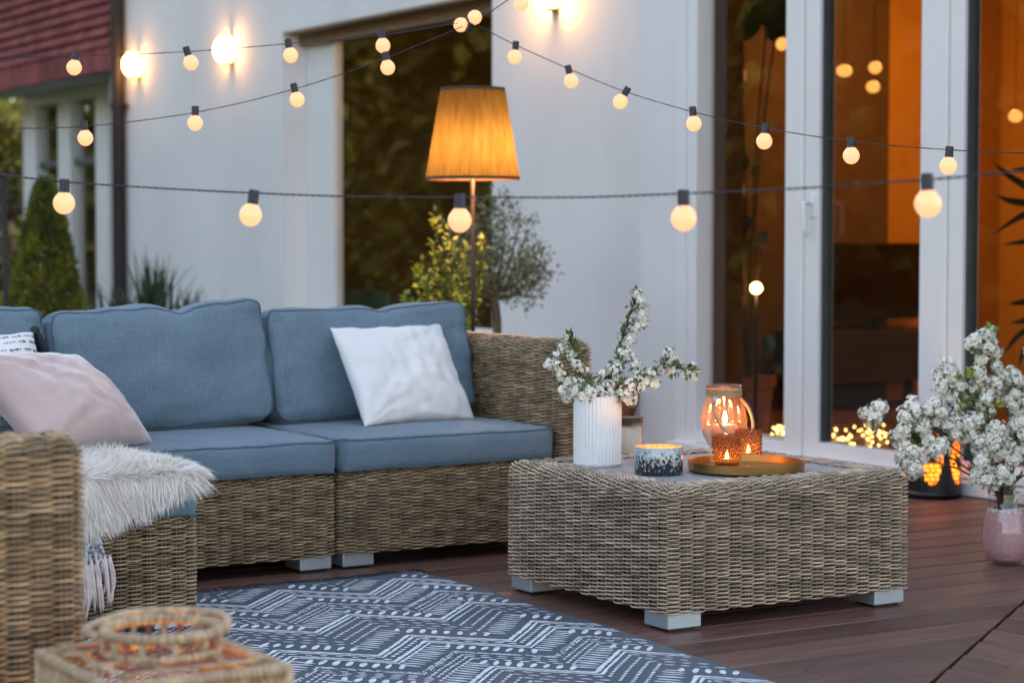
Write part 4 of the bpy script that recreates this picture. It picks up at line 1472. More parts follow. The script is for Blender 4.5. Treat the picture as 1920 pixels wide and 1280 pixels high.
def band_line(y0, wd, rough=0):
    x = RX0 + .02
    st = .008
    while x < RX1 - .02:
        if rough and random.random() < rough * .25: x += st; continue
        ya, s = zig(x, y0); yb, _ = zig(x + st, y0)
        j0, j1 = random.uniform(-.0012, .0012), random.uniform(-.0012, .0012)
        q = wd * (1 + random.uniform(-.3, .3))
        pts = [(x, ya - q + j0), (x + st * 1.02, yb - q + j1), (x + st * 1.02, yb + q + j1), (x, ya + q + j0)]
        if all(RY0 < p[1] < RY1 - .03 for p in pts):
            rg.add([rp(*p) for p in pts], [(0, 1, 2, 3)], 1)
        if rough:
            for _ in range(2):
                blob(x + random.uniform(0, st), ya + random.uniform(-.012, .012), random.uniform(.002, .005), .0012, s * R(45))
        x += st


def band_marks(y0, falling, rising, rel):
    """each of falling / rising: (step, half length, half width)"""
    x = RX0 + .03
    while x < RX1 - .02:
        ya, s = zig(x, y0)
        st, a, b = falling if s < 0 else rising
        blob(x, ya, a * random.uniform(.8, 1.15), b * random.uniform(.85, 1.15), s * R(45) + rel * s + random.uniform(-.12, .12))
        x += st * .707 * random.uniform(.92, 1.08)


OVAL = ((.033, .027, .0082), (.0240, .033, .0056))
DASH = ((.043, .0140, .0042), (.0235, .0085, .0050))
y0 = 5.337 + .774
while y0 > RY0 - .3:
    def pair(o):
        band_line(y0 - o, .0080); band_line(y0 - o - .024, .0056)
    pair(0)
    band_marks(y0 - .052, ((.040, .0125, .0050)), (.026, .0090, .0060), 0)
    pair(.085)
    band_marks(y0 - .160, *OVAL, R(84))
    band_line(y0 - .234, .0034, .8); band_line(y0 - .246, .0028, .9)
    for o in (.278, .304, .330):
        band_marks(y0 - o, *DASH, 0)
    band_marks(y0 - .378, *OVAL, R(84))
    pair(.436)
    for o in (.490, .534, .578, .622):
        band_marks(y0 - o, *DASH, 0)
    band_marks(y0 - .690, *OVAL, R(84))
    y0 -= .774
rugo = empty('rug', ((RX0 + RX1) / 2, (RY0 + RY1) / 2, 0), 'slate blue patterned rug with white zigzag bands lying on the deck', 'rug')
kid(rugo, 'weave', rg, [M['rug'], M['rugprint']])
fg = MB()
fg.tube([(RX0, RY1 - .002, rz), (RX1, RY1 - .002, rz)], .0022, 5)
for k in range(420):
    x = RX0 + (RX1 - RX0) * random.random()
    cl_ = noise.noise(Vector((x * 14, 0, 2)))
    if cl_ < -.25: continue
    h = max(.002, .012 * cl_ + .004)
    dxx = .02 * noise.noise(Vector((x * 25, 1, 0)))
    fg.tube([(x, RY1 - .004, rz), (x + dxx * .5, RY1 + .012, rz + h), (x + dxx + random.uniform(-.008, .008), RY1 + .026 + random.uniform(0, .012), .004 + h * .8)], [.0024, .0022, .0012], 4)
kid(rugo, 'fringe', fg, M['ink'])

# ================================================================== TABLE TOP ITEMS
TS = TZ - .002


def ring_at(px, py, z):
    return on_z(px, py, z)


# ribbed vase
vc = on_z(1120, 872, TS)
vr, vh = .0675, .196
vs_ = MB()
nrib = 38
rib = lambda th, z, r: r * (1 - .045 * (1 - abs(math.cos(th * nrib / 2))) ** 1.0) if .006 < z < vh - .002 and r > vr * .95 else r
vs_.lathe([(.0001, .001), (vr * .9, .001), (vr * .90, .006), (vr, .0065), (vr, .05), (vr, .10), (vr, .15), (vr, vh - .003), (vr * .985, vh), (vr * .93, vh), (vr * .92, vh - .01), (vr * .92, .03), (.0001, .03)], nrib * 6, vc, 0, rib)
sharp(tag(vs_.build('vase', M['ceramic']), 'white ribbed cylinder vase standing on the coffee table', 'vase'), 60)

# jar candle with dark lid
jc = on_z(1183, 853, TS)
jo = empty('jar_candle', jc, 'cream jar candle with a shiny dark lid, behind the white vase', 'candle')
m_ = MB(); m_.lathe([(.0001, .004), (.029, .004), (.031, .008), (.031, .082), (.0001, .083)], 32, jc); kid(jo, 'wax', m_, M['wax'])
m_ = MB(); m_.lathe([(.0001, .001), (.033, .001), (.0345, .005), (.0345, .098)], 32, jc); kid(jo, 'glass', m_, M['g_clear'])
m_ = MB(); m_.lathe([(.0345, .096), (.0362, .097), (.0362, .110), (.035, .112), (.0001, .112)], 36, jc); sharp(kid(jo, 'lid', m_, M['oak']))

# mottled bowl candle
bc = on_z(1235, 888, TS)
bo = empty('candle_bowl', bc, 'black and white mottled candle bowl with a glowing inside', 'candle')
br, bh = .0655, .075
m_ = MB(); m_.lathe([(.0001, .001), (br * .96, .001), (br, .005), (br, bh - .001), (br * .99, bh)], 48, bc); sharp(kid(bo, 'bowl', m_, M['mottle']))
m_ = MB(); m_.lathe([(br * .99, bh), (br * .955, bh), (br * .955, .03)], 48, bc); kid(bo, 'lining', m_, M['foil'])
m_ = MB(); m_.lathe([(br * .955, .038), (.0001, .037)], 48, bc); kid(bo, 'wax', m_, M['wax'])


def flame(mb, c, h, r):
    mb.lathe([(.0003, 0), (r * .75, h * .15), (r, h * .32), (r * .7, h * .6), (r * .28, h * .85), (.0002, h)], 10, c)


for (dx, dy) in ((-.02, 0), (.022, .012), (.004, -.024)):
    m_ = MB(); flame(m_, bc + Vector((dx, dy, .042)), .017, .0045); kid(bo, 'flame', m_, M['e_tea'])

# tray
tc_ = on_z(1399, 881, TS + .003)
tr_ = .158
trm = MB(); trm.lathe([(.0001, .002), (tr_ * .985, .002), (tr_, .004), (tr_ * 1.008, .026), (tr_ * 1.0, .026), (tr_ * .985, .008), (.0001, .0075)], 72, tc_)
sharp(tag(trm.build('tray', M['brass']), 'round brass tray carrying two amber tealight glasses', 'tray'))


def hobnail(px, py, d_, label, s=1):
    c = on_z(px, py, TS + .011)
    o = empty('tealight_glass', c, label, 'candle holder', 'amber tealight glasses')
    r, h = .0365 * s, .082 * s
    m_ = MB()
    nb, nzb = 24, 9
    n = 48
    prof = []
    nsub = nzb * 4
    z0, z1 = .012, h - .004
    def bump(th, z, rr):
        if z < z0 or z > z1: return rr
        row_ = (z - z0) / (z1 - z0) * nzb
        ph = th * nb / (2 * math.pi) + .5 * (int(row_) % 2)
        a = math.sin(math.pi * (ph % 1)) * math.sin(math.pi * (row_ % 1))
        return rr
    prof = [(.0001, .001), (r * .9, .001), (r * .96, .006)] + [(r, z0 + (z1 - z0) * i / nsub) for i in range(nsub + 1)] + [(r * 1.0, h), (r * .94, h)]
    m_.lathe(prof, n, c, 0, bump)
    kid(o, 'glass', m_, M['g_amber'])
    m_ = MB()
    for iz in range(9):
        for ia in range(22):
            th = 2 * math.pi * (ia + .5 * (iz % 2)) / 22
            m_.ball(c + Vector(((r + .0006) * math.cos(th), (r + .0006) * math.sin(th), .012 + (h - .018) * (iz + .5) / 9)), .0026, 6, 4)
    kid(o, 'beads', m_, M['bead'])
    m_ = MB(); m_.lathe([(.0001, .0), (r * .86, .0), (r * .86, -.008), (.0001, -.0085)], 28, c + Vector((0, 0, .0005))); kid(o, 'base', m_, M['brass'])
    m_ = MB(); m_.lathe([(.0001, .004), (.019, .004), (.019, .016), (.0001, .016)], 24, c); kid(o, 'tealight', m_, M['wax'])
    m_ = MB(); flame(m_, c + Vector((0, 0, .017)), .017, .0048); kid(o, 'flame', m_, M['e_tea'])


hobnail(1363, 870, 5.7, 'nearer amber hobnail tealight glass on the brass tray')
hobnail(1403, 858, 5.7, 'farther amber hobnail tealight glass on the brass tray')

# rose glass hurricane jar
hc = on_z(1357, 842, TS)
ho = empty('glass_lantern', hc, 'rose tinted glass jar lantern with rope handle and a lit candle', 'lantern')
pf = [(.0001, .002), (.035, .002), (.046, .012), (.062, .040), (.070, .070), (.071, .085), (.066, .115), (.057, .145), (.0505, .160), (.0500, .166), (.0512, .186), (.054, .192), (.0530, .194), (.0500, .186)]
def lobes(th, z, r):
    a = max(0, min(1, (.155 - z) / .03)) * max(0, min(1, z / .03))
    return r * (1 - .07 * a * (1 - abs(math.cos(th * 7))))
pfs = []
for i in range(len(pf) - 1):
    for k in range(3):
        t = k / 3; pfs.append((pf[i][0] * (1 - t) + pf[i + 1][0] * t, pf[i][1] * (1 - t) + pf[i + 1][1] * t))
pfs.append(pf[-1])
m_ = MB(); m_.lathe(pfs, 112, hc, 0, lobes); kid(ho, 'glass', m_, M['g_rose'])
m_ = MB()
for i in range(5):
    z = .164 + i * .0042
    m_.tube([hc + Vector((.0525 * math.cos(t * math.pi / 20), .0525 * math.sin(t * math.pi / 20), z)) for t in range(40)], .0023, 6, closed=True)
kid(ho, 'twine', m_, M['rope'])
m_ = MB()
L0 = hc - _rt * .030 - _fh * .055 + Vector((0, 0, .150))
hpts = [L0, L0 - _rt * .006 - _fh * .012 + Vector((0, 0, -.03)), hc - _fh * .086 - _rt * .014 + Vector((0, 0, .075)), hc - _fh * .088 + _rt * .022 + Vector((0, 0, .047)), hc - _fh * .06 + _rt * .07 + Vector((0, 0, .05)),
        hc + _rt * .088 + Vector((0, 0, .075)), hc + _rt * .078 + _fh * .02 + Vector((0, 0, .12)), hc + _rt * .055 + _fh * .03 + Vector((0, 0, .15))]
m_.tube(spline(hpts, 8), .0048, 8)
kid(ho, 'handle', m_, M['rope'])
m_ = MB(); m_.tube([L0 + Vector((0, 0, .012)) + _fh * .004, L0 + Vector((0, 0, -.008)) - _rt * .002], .0065, 8); kid(ho, 'clip', m_, M['alu'])
m_ = MB(); m_.lathe([(.0001, .006), (.036, .006), (.040, .012), (.040, .068), (.034, .076), (.0001, .074)], 32, hc + _rt * .003); kid(ho, 'candle', m_, M['pinkwax'])
m_ = MB(); flame(m_, hc + _rt * .003 + Vector((0, 0, .079)), .036, .0062); kid(ho, 'flame', m_, M['e_flame'])

# ------------------------------------------------------------------ spirea sprays
def floret(pm, em, c, n, r):
    n = Vector(n).normalized()
    a = n.orthogonal().normalized(); b = n.cross(a)
    ph = random.uniform(0, 6.28)
    for k in range(5):
        t = ph + k * 2 * math.pi / 5
        d = a * math.cos(t) + b * math.sin(t)
        s = a * -math.sin(t) + b * math.cos(t)
        pm.add([c + d * r * .12, c + d * r * .62 + s * r * .46 + n * r * .22, c + d * r * 1.05 + n * r * .30, c + d * r * .62 - s * r * .46 + n * r * .22], [(0, 1, 2, 3)], 0)
    pm.add([c + n * r * .16 + a * r * .2, c + n * r * .16 + b * r * .2, c + n * r * .16 - a * r * .2, c + n * r * .16 - b * r * .2], [(0, 1, 2, 3)], 1)


def umbel(pm, lm, c, ax, R_, nf, fr_):
    ax = Vector(ax).normalized()
    for k in range(nf):
        z = 1 - 1.45 * (k + .5) / nf
        t = k * 2.39996 + random.uniform(-.3, .3)
        q = math.sqrt(max(0, 1 - z * z))
        a = ax.orthogonal().normalized(); b = ax.cross(a)
        n = (ax * z + a * q * math.cos(t) + b * q * math.sin(t)).normalized()
        rr = R_ * random.uniform(.55, 1.18)
        floret(pm, lm, c + n * rr - ax * R_ * .25, n, fr_ * random.uniform(.75, 1.15))


def spray(parent, path, clusters, leafn, lsize, r0=.0028, nf=20, Rc=.018, fr_=.0072, yl=0):
    """one flowering branch: stem, leaves, blossom"""
    st_, lf_, bl_ = MB(), MB(), MB()
    pts = spline(path, 6)
    n = len(pts)
    st_.tube(pts, [r0 * (1 - .65 * i / (n - 1)) for i in range(n)], 6)
    for k in range(leafn):
        i = int(random.uniform(.12, 1) * (n - 1))
        t = (pts[min(i + 1, n - 1)] - pts[max(i - 1, 0)]).normalized()
        d = (t * .7 + Vector((random.gauss(0, .6), random.gauss(0, .6), random.gauss(.15, .5)))).normalized()
        p = pts[i]
        q = p + d * random.uniform(.004, .016)
        st_.tube([p, q], .0007, 4)
        lf_.leaf(q, d, Vector((random.gauss(0, .5), random.gauss(0, .5), 1)), lsize * random.uniform(.7, 1.3), lsize * .52, 0)
    for (c, R_, nfk) in clusters:
        c = Vector(c)
        i = min(range(n), key=lambda i: (pts[i] - c).length)
        ax = c - pts[i]
        if ax.length < .004: ax = Vector((random.gauss(0, 1), random.gauss(0, 1), 1))
        ax = ax.normalized() + Vector((0, 0, .35)) - _fh * .35
        st_.tube([pts[i], (pts[i] + c) / 2 + Vector((0, 0, .003)), c], [.0014, .0011, .0009], 4)
        umbel(bl_, lf_, c, ax, R_, nfk, fr_)
        for _ in range(8):
            d = Vector((random.gauss(0, 1), random.gauss(0, 1), random.gauss(-.1, .7))).normalized()
            lf_.leaf(c - ax.normalized() * R_ * .5 + d * R_ * .75, d, Vector((0, 0, 1)), lsize * random.uniform(.7, 1.2), lsize * .5, 0)
    s = kid(parent, 'branch', st_, M['twig'])
    s2 = kid(parent, 'leaves', lf_, M['leaf'], False); s2.parent = s; s2.location = (0, 0, 0)
    s3 = kid(parent, 'blossom', bl_, [M['petal'], M['pistil']], False); s3.parent = s; s3.location = (0, 0, 0)
    return s


DV = (vc - CAM).dot(_fw)
vb = empty('flower_spray', vc + Vector((0, 0, .03)), 'arching white spirea sprays in the ribbed vase on the table', 'flowers')


def V3(px, py, dd=0): return at_d(px, py, DV + dd)


def cl3(lst, Rc, nf):
    return [(at_d(x + random.uniform(-2, 2), y + random.uniform(-2, 2), DV + dd), Rc * random.uniform(.85, 1.15), nf) for (x, y, dd) in lst]


spray(vb, [V3(1118, 860), V3(1112, 752), V3(1092, 700, -.01), V3(1078, 660, -.02), V3(1068, 628, -.02)],
      cl3([(1068, 634, 0), (1056, 652, .01), (1038, 672, .0), (1030, 684, -.02), (1046, 690, -.03), (1072, 668, -.02), (1082, 684, -.03), (1092, 694, -.02), (1048, 706, -.03), (1066, 716, -.03), (1052, 732, -.02), (1062, 742, .0), (1084, 720, -.04), (1078, 735, -.04)], .0150, 16), 90, .022)
spray(vb, [V3(1122, 860), V3(1124, 750), V3(1150, 690, .02), V3(1168, 630, .03), V3(1184, 580, .02), V3(1192, 548, .02)],
      cl3([(1196, 552, 0), (1206, 572, .02), (1204, 592, .0), (1207, 604, .02), (1196, 612, .01), (1188, 628, .02), (1180, 640, .0), (1174, 652, .02), (1200, 562, -.01)], .0125, 14), 110, .020)
spray(vb, [V3(1126, 860), V3(1136, 752), V3(1165, 722, -.03), V3(1205, 705, -.05), V3(1245, 685, -.04), V3(1275, 690, -.03), V3(1298, 694, -.03)],
      cl3([(1300, 690, 0), (1288, 700, -.03), (1302, 704, -.02), (1256, 660, 0), (1250, 678, -.03), (1238, 690, -.04), (1224, 700, -.05), (1258, 694, -.04), (1212, 716, -.05), (1200, 728, -.06), (1186, 738, -.06), (1172, 748, -.06), (1228, 718, -.04), (1196, 708, -.05), (1182, 722, -.06), (1166, 734, -.06), (1186, 752, -.05), (1268, 676, 0)], .0148, 16), 110, .021)
spray(vb, [V3(1120, 860), V3(1128, 752), V3(1142, 715, 0), V3(1160, 685, .02), V3(1172, 655, .03)],
      cl3([(1170, 662, 0), (1182, 672, .02), (1160, 680, .02), (1190, 682, .0), (1130, 700, -.01), (1140, 722, -.03), (1124, 728, -.03), (1150, 738, -.04), (1160, 706, 0), (1108, 742, -.05), (1130, 746, -.05), (1150, 690, -.02), (1120, 715, 0)], .0150, 16), 100, .021)
spray(vb, [V3(1114, 860), V3(1116, 752), V3(1108, 728, -.05), V3(1098, 712, -.06)],
      cl3([(1094, 716, 0), (1102, 730, -.06), (1092, 742, -.06), (1112, 738, -.07)], .0145, 16), 26, .018)

# big bouquet in the pink vase on the deck
pv = on_z(1886, 1056, 0)
DP = (pv - CAM).dot(_fw)
kp = DP / F_PX
po = empty('glass_vase', pv, 'bulbous clear glass vase half full of pink crystals, on the deck at the right', 'vase')
PB = [(.0001, .003), (.036, .003), (.056, .014), (.069, .040), (.075, .075), (.0745, .105), (.069, .135), (.061, .165), (.055, .195), (.053, .225), (.056, .262)]
PBs = []
for i in range(len(PB) - 1):
    for k in range(4):
        t = k / 4
        PBs.append((PB[i][0] * (1 - t) + PB[i + 1][0] * t, PB[i][1] * (1 - t) + PB[i + 1][1] * t))
PBs.append(PB[-1])
m_ = MB(); m_.lathe(PBs, 48, pv); kid(po, 'glass', m_, M['g_clear'])
m_ = MB(); m_.lathe([(max(.0001, r - .004), z + .002) for r, z in PBs if z < .158] + [(.0001, .163)], 48, pv); kid(po, 'pink_crystals', m_, M['pinksand'])
m_ = MB()
for k in range(260):
    an, q = random.uniform(0, 6.28), math.sqrt(random.random()) * .058
    m_.ball(pv + Vector((q * math.cos(an), q * math.sin(an), .160 + random.uniform(0, .008))), random.uniform(.002, .0042), 5, 4)
kid(po, 'white_crystals', m_, M['frost'], False)
bq = empty('flower_bouquet', pv + Vector((0, 0, .13)), 'large bouquet of white spirea branches in the pink-filled glass vase', 'flowers')
BC = [[(1838, 626), (1852, 636), (1826, 648), (1832, 668), (1860, 652), (1872, 684), (1844, 676), (1838, 692), (1846, 708), (1862, 712), (1868, 664), (1846, 652), (1822, 640), (1854, 622)],
      [(1896, 700), (1906, 715), (1886, 728), (1912, 735), (1900, 754), (1918, 748), (1890, 745), (1924, 716), (1880, 712), (1908, 768)],
      [(1772, 684), (1764, 700), (1780, 712), (1772, 728), (1788, 738), (1776, 750), (1766, 716), (1784, 696)],
      [(1816, 734), (1830, 746), (1806, 728), (1852, 750), (1862, 738), (1842, 758), (1824, 728)],
      [(1700, 768), (1712, 758), (1726, 770), (1746, 768), (1756, 762), (1766, 774), (1736, 786), (1716, 790), (1690, 782), (1726, 800), (1742, 810), (1692, 812), (1684, 832), (1700, 842), (1756, 782), (1706, 800), (1680, 816)],
      [(1652, 762), (1640, 778), (1626, 774), (1632, 790)],
      [(1746, 830), (1766, 834), (1756, 846), (1712, 850), (1700, 868), (1722, 878), (1706, 886), (1696, 852), (1734, 856), (1714, 866)],
      [(1800, 790), (1816, 800), (1790, 784), (1808, 820), (1826, 780), (1796, 808), (1782, 796), (1820, 814)],
      [(1840, 790), (1852, 772), (1866, 800), (1872, 820), (1856, 814), (1842, 826), (1860, 836), (1846, 850), (1872, 848), (1832, 838), (1880, 806)],
      [(1888, 830), (1882, 850), (1902, 800), (1912, 812), (1916, 840), (1906, 790), (1896, 858), (1926, 826), (1920, 790)],
      [(1850, 878), (1836, 890), (1852, 900), (1876, 888), (1866, 906), (1888, 900), (1842, 868), (1860, 890)],
      [(1940, 760), (1950, 800), (1945, 700), (1960, 730), (1938, 850), (1955, 840), (1965, 780), (1948, 670), (1935, 655)],
      [(1975, 880), (1960, 870), (1985, 850), (1970, 830), (1945, 888)]]
for bi, grp in enumerate(BC):
    dd0 = (-.02, .05, .03, 0, -.06, .0, -.10, -.03, -.06, -.02, -.10, .06, .0)[bi]
    tip = max(grp, key=lambda p: math.hypot(p[0] - 1884, p[1] - 930))
    cx_ = sum(p[0] for p in grp) / len(grp); cy_ = sum(p[1] for p in grp) / len(grp)
    jx = random.uniform(-14, 14)
    path = [at_d(1884 + jx * .6, 1000, DP), at_d(1884 + jx, 930, DP), at_d((1884 + cx_) / 2, (925 + cy_) / 2 - 8, DP + dd0 * .5), at_d(cx_, cy_, DP + dd0), at_d(tip[0], tip[1], DP + dd0)]
    cls = []
    for (x, y) in grp:
        for rep in range(2):
            cls.append((at_d(x + random.uniform(-7, 7), y + random.uniform(-6, 6), DP + dd0 + random.uniform(-.05, .05)), random.uniform(.017, .023), 24))
    spray(bq, path, cls, 40, .024, r0=.0042, fr_=.0090)
# fresh tip of yellow-green leaves
m_ = MB()
for (x, y, n_) in ((1860, 618, 9), (1808, 706, 12), (1822, 700, 8), (1868, 760, 6), (1800, 760, 6), (1716, 832, 5)):
    c = at_d(x, y, DP - .05)
    for k in range(n_):
        d = Vector((random.gauss(0, 1), random.gauss(0, 1), random.gauss(.5, .7))).normalized()
        m_.leaf(c + d * .004, d, -_fh + Vector((0, 0, .4)), .028, .014)
kid(bq, 'young_leaves', m_, M['youngleaf'], False)

# black pierced lantern on the deck
lc = on_z(1745, 930, 0)
lo = empty('pierced_lantern', lc, 'black cylinder lantern with leaf-shaped pierced panels glowing orange', 'lantern')
LR, LH = 56 * ((lc - CAM).dot(_fw)) / F_PX, .325
sh_ = MB()
NA, NZ = 168, 76
vs = []
for i in range(NZ + 1):
    for j in range(NA):
        th = 2 * math.pi * j / NA
        vs.append(lc + Vector((LR * math.cos(th), LR * math.sin(th), LH * i / NZ)))
fs = []
npan = 6
th0 = math.atan2(-_fh.y, -_fh.x)
for i in range(NZ):
    for j in range(NA):
        th = 2 * math.pi * (j + .5) / NA - th0 + R(40)
        z = LH * (i + .5) / NZ
        ph = (th * npan / (2 * math.pi)) % 1 - .5
        t = (z - .055) / .215
        hole = False
        if 0 < t < 1:
            hw = .38 * math.sin(math.pi * t) ** .55
            if abs(ph) < hw:
                hole = not (i % 4 == 0 or (j + (2 if (i // 4) % 2 else 0)) % 5 == 0)
        if not hole:
            fs.append((i * NA + j, i * NA + (j + 1) % NA, (i + 1) * NA + (j + 1) % NA, (i + 1) * NA + j))
sh_.add(vs, fs)
kid(lo, 'pierced_shell', sh_, M['black'])
m_ = MB(); m_.lathe([(.0001, .004), (LR * 1.0, .004), (LR * 1.012, .0), (LR * 1.012, .03), (LR * .99, .03)], 48, lc); kid(lo, 'base', m_, M['black'])
m_ = MB(); m_.lathe([(LR * 1.012, LH - .012), (LR * 1.012, LH + .004), (LR * .96, LH + .004), (LR * .96, LH - .012)], 48, lc); kid(lo, 'rim', m_, M['black'])
m_ = MB(); m_.lathe([(LR * .93, .02), (LR * .93, LH - .02)], 40, lc); kid(lo, 'liner', m_, M['liner'])
m_ = MB(); m_.lathe([(.0001, .01), (.035, .01), (.035, .09), (.0001, .088)], 24, lc); kid(lo, 'candle', m_, M['wax'])
m_ = MB(); flame(m_, lc + Vector((0, 0, .092)), .04, .009); kid(lo, 'flame', m_, M['e_flame'])

# ------------------------------------------------------------------ cane lantern in the foreground
kz = .36
n0, nR, nL = on_z(207, 1278, kz), on_z(547, 1243, kz), on_z(64, 1213, kz)
KX0, KY0 = n0.x, n0.y
KW, KD = nR.x - n0.x, nL.y - n0.y
kc = Vector((KX0 + KW / 2, KY0 + KD / 2, 0))
ko = empty('cane_lantern', kc, 'square cane lantern with a round collar on top, near left corner', 'lantern')
m_ = MB()
def wrapbar(mb, a, b, r, n_wrap, mi=0):
    a, b = Vector(a), Vector(b)
    mb.tube([a, b], r, 8, mi)
    L_ = (b - a).length
    for k in range(n_wrap):
        t = (k + .5) / n_wrap
        c = a + (b - a) * t; d = (b - a).normalized() * (L_ / n_wrap * .40)
        mb.tube([c - d, c - d * .6, c + d * .6, c + d], [r * 1.02, r * 1.22, r * 1.22, r * 1.02], 8, mi)
cs = [(KX0, KY0), (KX0 + KW, KY0), (KX0 + KW, KY0 + KD), (KX0, KY0 + KD)]
for i in range(4):
    a, b = cs[i], cs[(i + 1) % 4]
    wrapbar(m_, (*a, kz - .012), (*b, kz - .012), .0085, 26)
    wrapbar(m_, (*a, .014), (*b, .014), .012, 26)
    m_.tube([(*a, .004), (*a, kz - .004)], .010, 8)
kid(ko, 'frame', m_, M['cane'])
m_ = MB()
for i in range(4):
    a, b = Vector((*cs[i], 0)), Vector((*cs[(i + 1) % 4], 0))
    nb = 20
    for k in range(1, nb):
        p = a + (b - a) * k / nb
        m_.tube([(p.x, p.y, .02), (p.x, p.y, kz - .015)], .0042, 6)
kid(ko, 'side_canes', m_, M['cane'])
m_ = MB()
for k, ins in enumerate((.026, .050, .074)):
    lo_w = .0055
    c4 = [(KX0 + ins, KY0 + ins), (KX0 + KW - ins, KY0 + ins), (KX0 + KW - ins, KY0 + KD - ins), (KX0 + ins, KY0 + KD - ins)]
    for i in range(4):
        a, b = c4[i], c4[(i + 1) % 4]
        lo2, hi2 = (min(a[0], b[0]) - .005, min(a[1], b[1]) - .005), (max(a[0], b[0]) + .005, max(a[1], b[1]) + .005)
        zz3 = kz + .004 - .001 * (i % 2)
        m_.box((*lo2, zz3 - .003), (*hi2, zz3), 1 if k == 1 else 0)
for i in range(4):
    a = Vector((*cs[i], kz - .008)); b = Vector((kc.x, kc.y, kz - .008))
    m_.tube([a, a + (b - a) * .62], .0055, 6)
for s in (-1, 1):
    m_.tube([(kc.x + s * .05, KY0, kz + .004), (kc.x + s * .05, KY0 + KD * .24, kz + .004)], .004, 6); m_.tube([(KX0, kc.y + s * .05, kz + .004), (KX0 + KW * .24, kc.y + s * .05, kz + .004)], .004, 6)
kid(ko, 'lid_slats', m_, [M['cane'], M['cane_red']])
m_ = MB()
RR = .088
for (z, rt_) in ((kz + .008, .006), (kz + .038, .0080)):
    nseg = 44
    for k in range(nseg):
        t0, t1 = 2 * math.pi * k / nseg, 2 * math.pi * (k + .96) / nseg
        pts = [kc + Vector((RR * math.cos(t0 + (t1 - t0) * q), RR * math.sin(t0 + (t1 - t0) * q), z)) for q in (0, .2, .5, .8, 1)]
        m_.tube(pts, [rt_ * .85, rt_ * 1.06, rt_ * 1.1, rt_ * 1.06, rt_ * .85], 8, 0)
for k in range(22):
    t = 2 * math.pi * k / 22
    m_.tube([kc + Vector((RR * math.cos(t), RR * math.sin(t), kz - .004)), kc + Vector((RR * math.cos(t), RR * math.sin(t), kz + .036))], .0052, 6, k % 2)
kid(ko, 'collar', m_, [M['cane'], M['cane_red']])
m_ = MB()
hl = kc - _rt * .092; hr_ = kc + _rt * .088
hpts = [hl + Vector((0, 0, kz + .028)) - _fh * .01, hl - _rt * .028 + _fh * .02 + Vector((0, 0, kz + .034)), kc - _rt * .08 + _fh * .115 + Vector((0, 0, kz + .040)), kc + _fh * .140 + Vector((0, 0, kz + .042)), kc + _rt * .08 + _fh * .11 + Vector((0, 0, kz + .040)), hr_ + _rt * .008 + _fh * .02 + Vector((0, 0, kz + .034))]
m_.tube(spline(hpts, 8), .0075, 8)
kid(ko, 'handle', m_, M['cane'])
m_ = MB(); m_.lathe([(.0001, .02), (.035, .02), (.035, .17), (.0001, .168)], 24, kc); kid(ko, 'candle', m_, M['wax'])
m_ = MB(); m_.box((KX0 + .01, KY0 + .01, .008), (KX0 + KW - .01, KY0 + KD - .01, .02)); kid(ko, 'floor', m_, M['cane_red'], False)
m_ = MB(); flame(m_, kc + Vector((0, 0, .172)), .04, .009); kid(ko, 'flame', m_, M['e_flame'])

# ------------------------------------------------------------------ floor lamp
fp = on_Y(882, 445, 6.86)
DL = (fp - CAM).dot(_fw)
k_ = DL / F_PX
flo = empty('floor_lamp', (fp.x, fp.y, 0), 'lit floor lamp with a pleated amber shade, standing behind the sofa', 'floor lamp')
zt_, zb_ = at_d(886, 168, DL).z, at_d(886, 334, DL).z
rt_, rb_ = 60 * k_, 87 * k_
lc2 = at_d(886.5, 250, DL); lc2.z = 0
m_ = MB()
npl = 60
pl = lambda th, z, r: r * (1 + .016 * math.cos(th * npl))
m_.lathe([(rb_ + (rt_ - rb_) * i / 10, zb_ + (zt_ - zb_) * i / 10) for i in range(11)], npl * 4, lc2, 0, pl)
kid(flo, 'lamp_shade', m_, M['shade'])
m_ = MB()
for (r, z) in ((rt_, zt_), (rb_, zb_)):
    m_ = MB()
    m_.lathe([(r * 1.012, z - .007), (r * 1.012, z + .005), (r * .99, z + .005), (r * .99, z - .007), (r * 1.012, z - .007)], 64, lc2)
    kid(flo, 'shade_trim', m_, M['trim'])
m_ = MB()
m_.tube([(lc2.x, lc2.y, .02), (lc2.x, lc2.y, zb_ + .15)], .0085, 10)
m_.lathe([(.0001, .028), (.02, .026), (.135, .018), (.14, .010), (.14, 0.001)], 40, lc2)
for a in (0, 120, 240):
    m_.tube([(lc2.x, lc2.y, zb_ + .15), (lc2.x + rb_ * .78 * math.cos(R(a)), lc2.y + rb_ * .78 * math.sin(R(a)), zb_ + .15)], .0025, 5)
kid(flo, 'stand', m_, M['pipe'])
bb = lc2 + _rt * .012 + Vector((0, 0, (zt_ * .30 + zb_ * .70)))
m_ = MB(); m_.ball(bb, .030, 16, 10); m_.tube([bb + Vector((0, 0, .026)), bb + Vector((0, 0, .075))], .013, 10, 1); m_.tube([bb + Vector((0, 0, .07)), Vector((lc2.x, lc2.y, zb_ + .14))], .006, 6, 1); kid(flo, 'bulb', m_, [M['e_lamp'], M['socket']])

# ------------------------------------------------------------------ string lights
bulb_me = socket_me = None


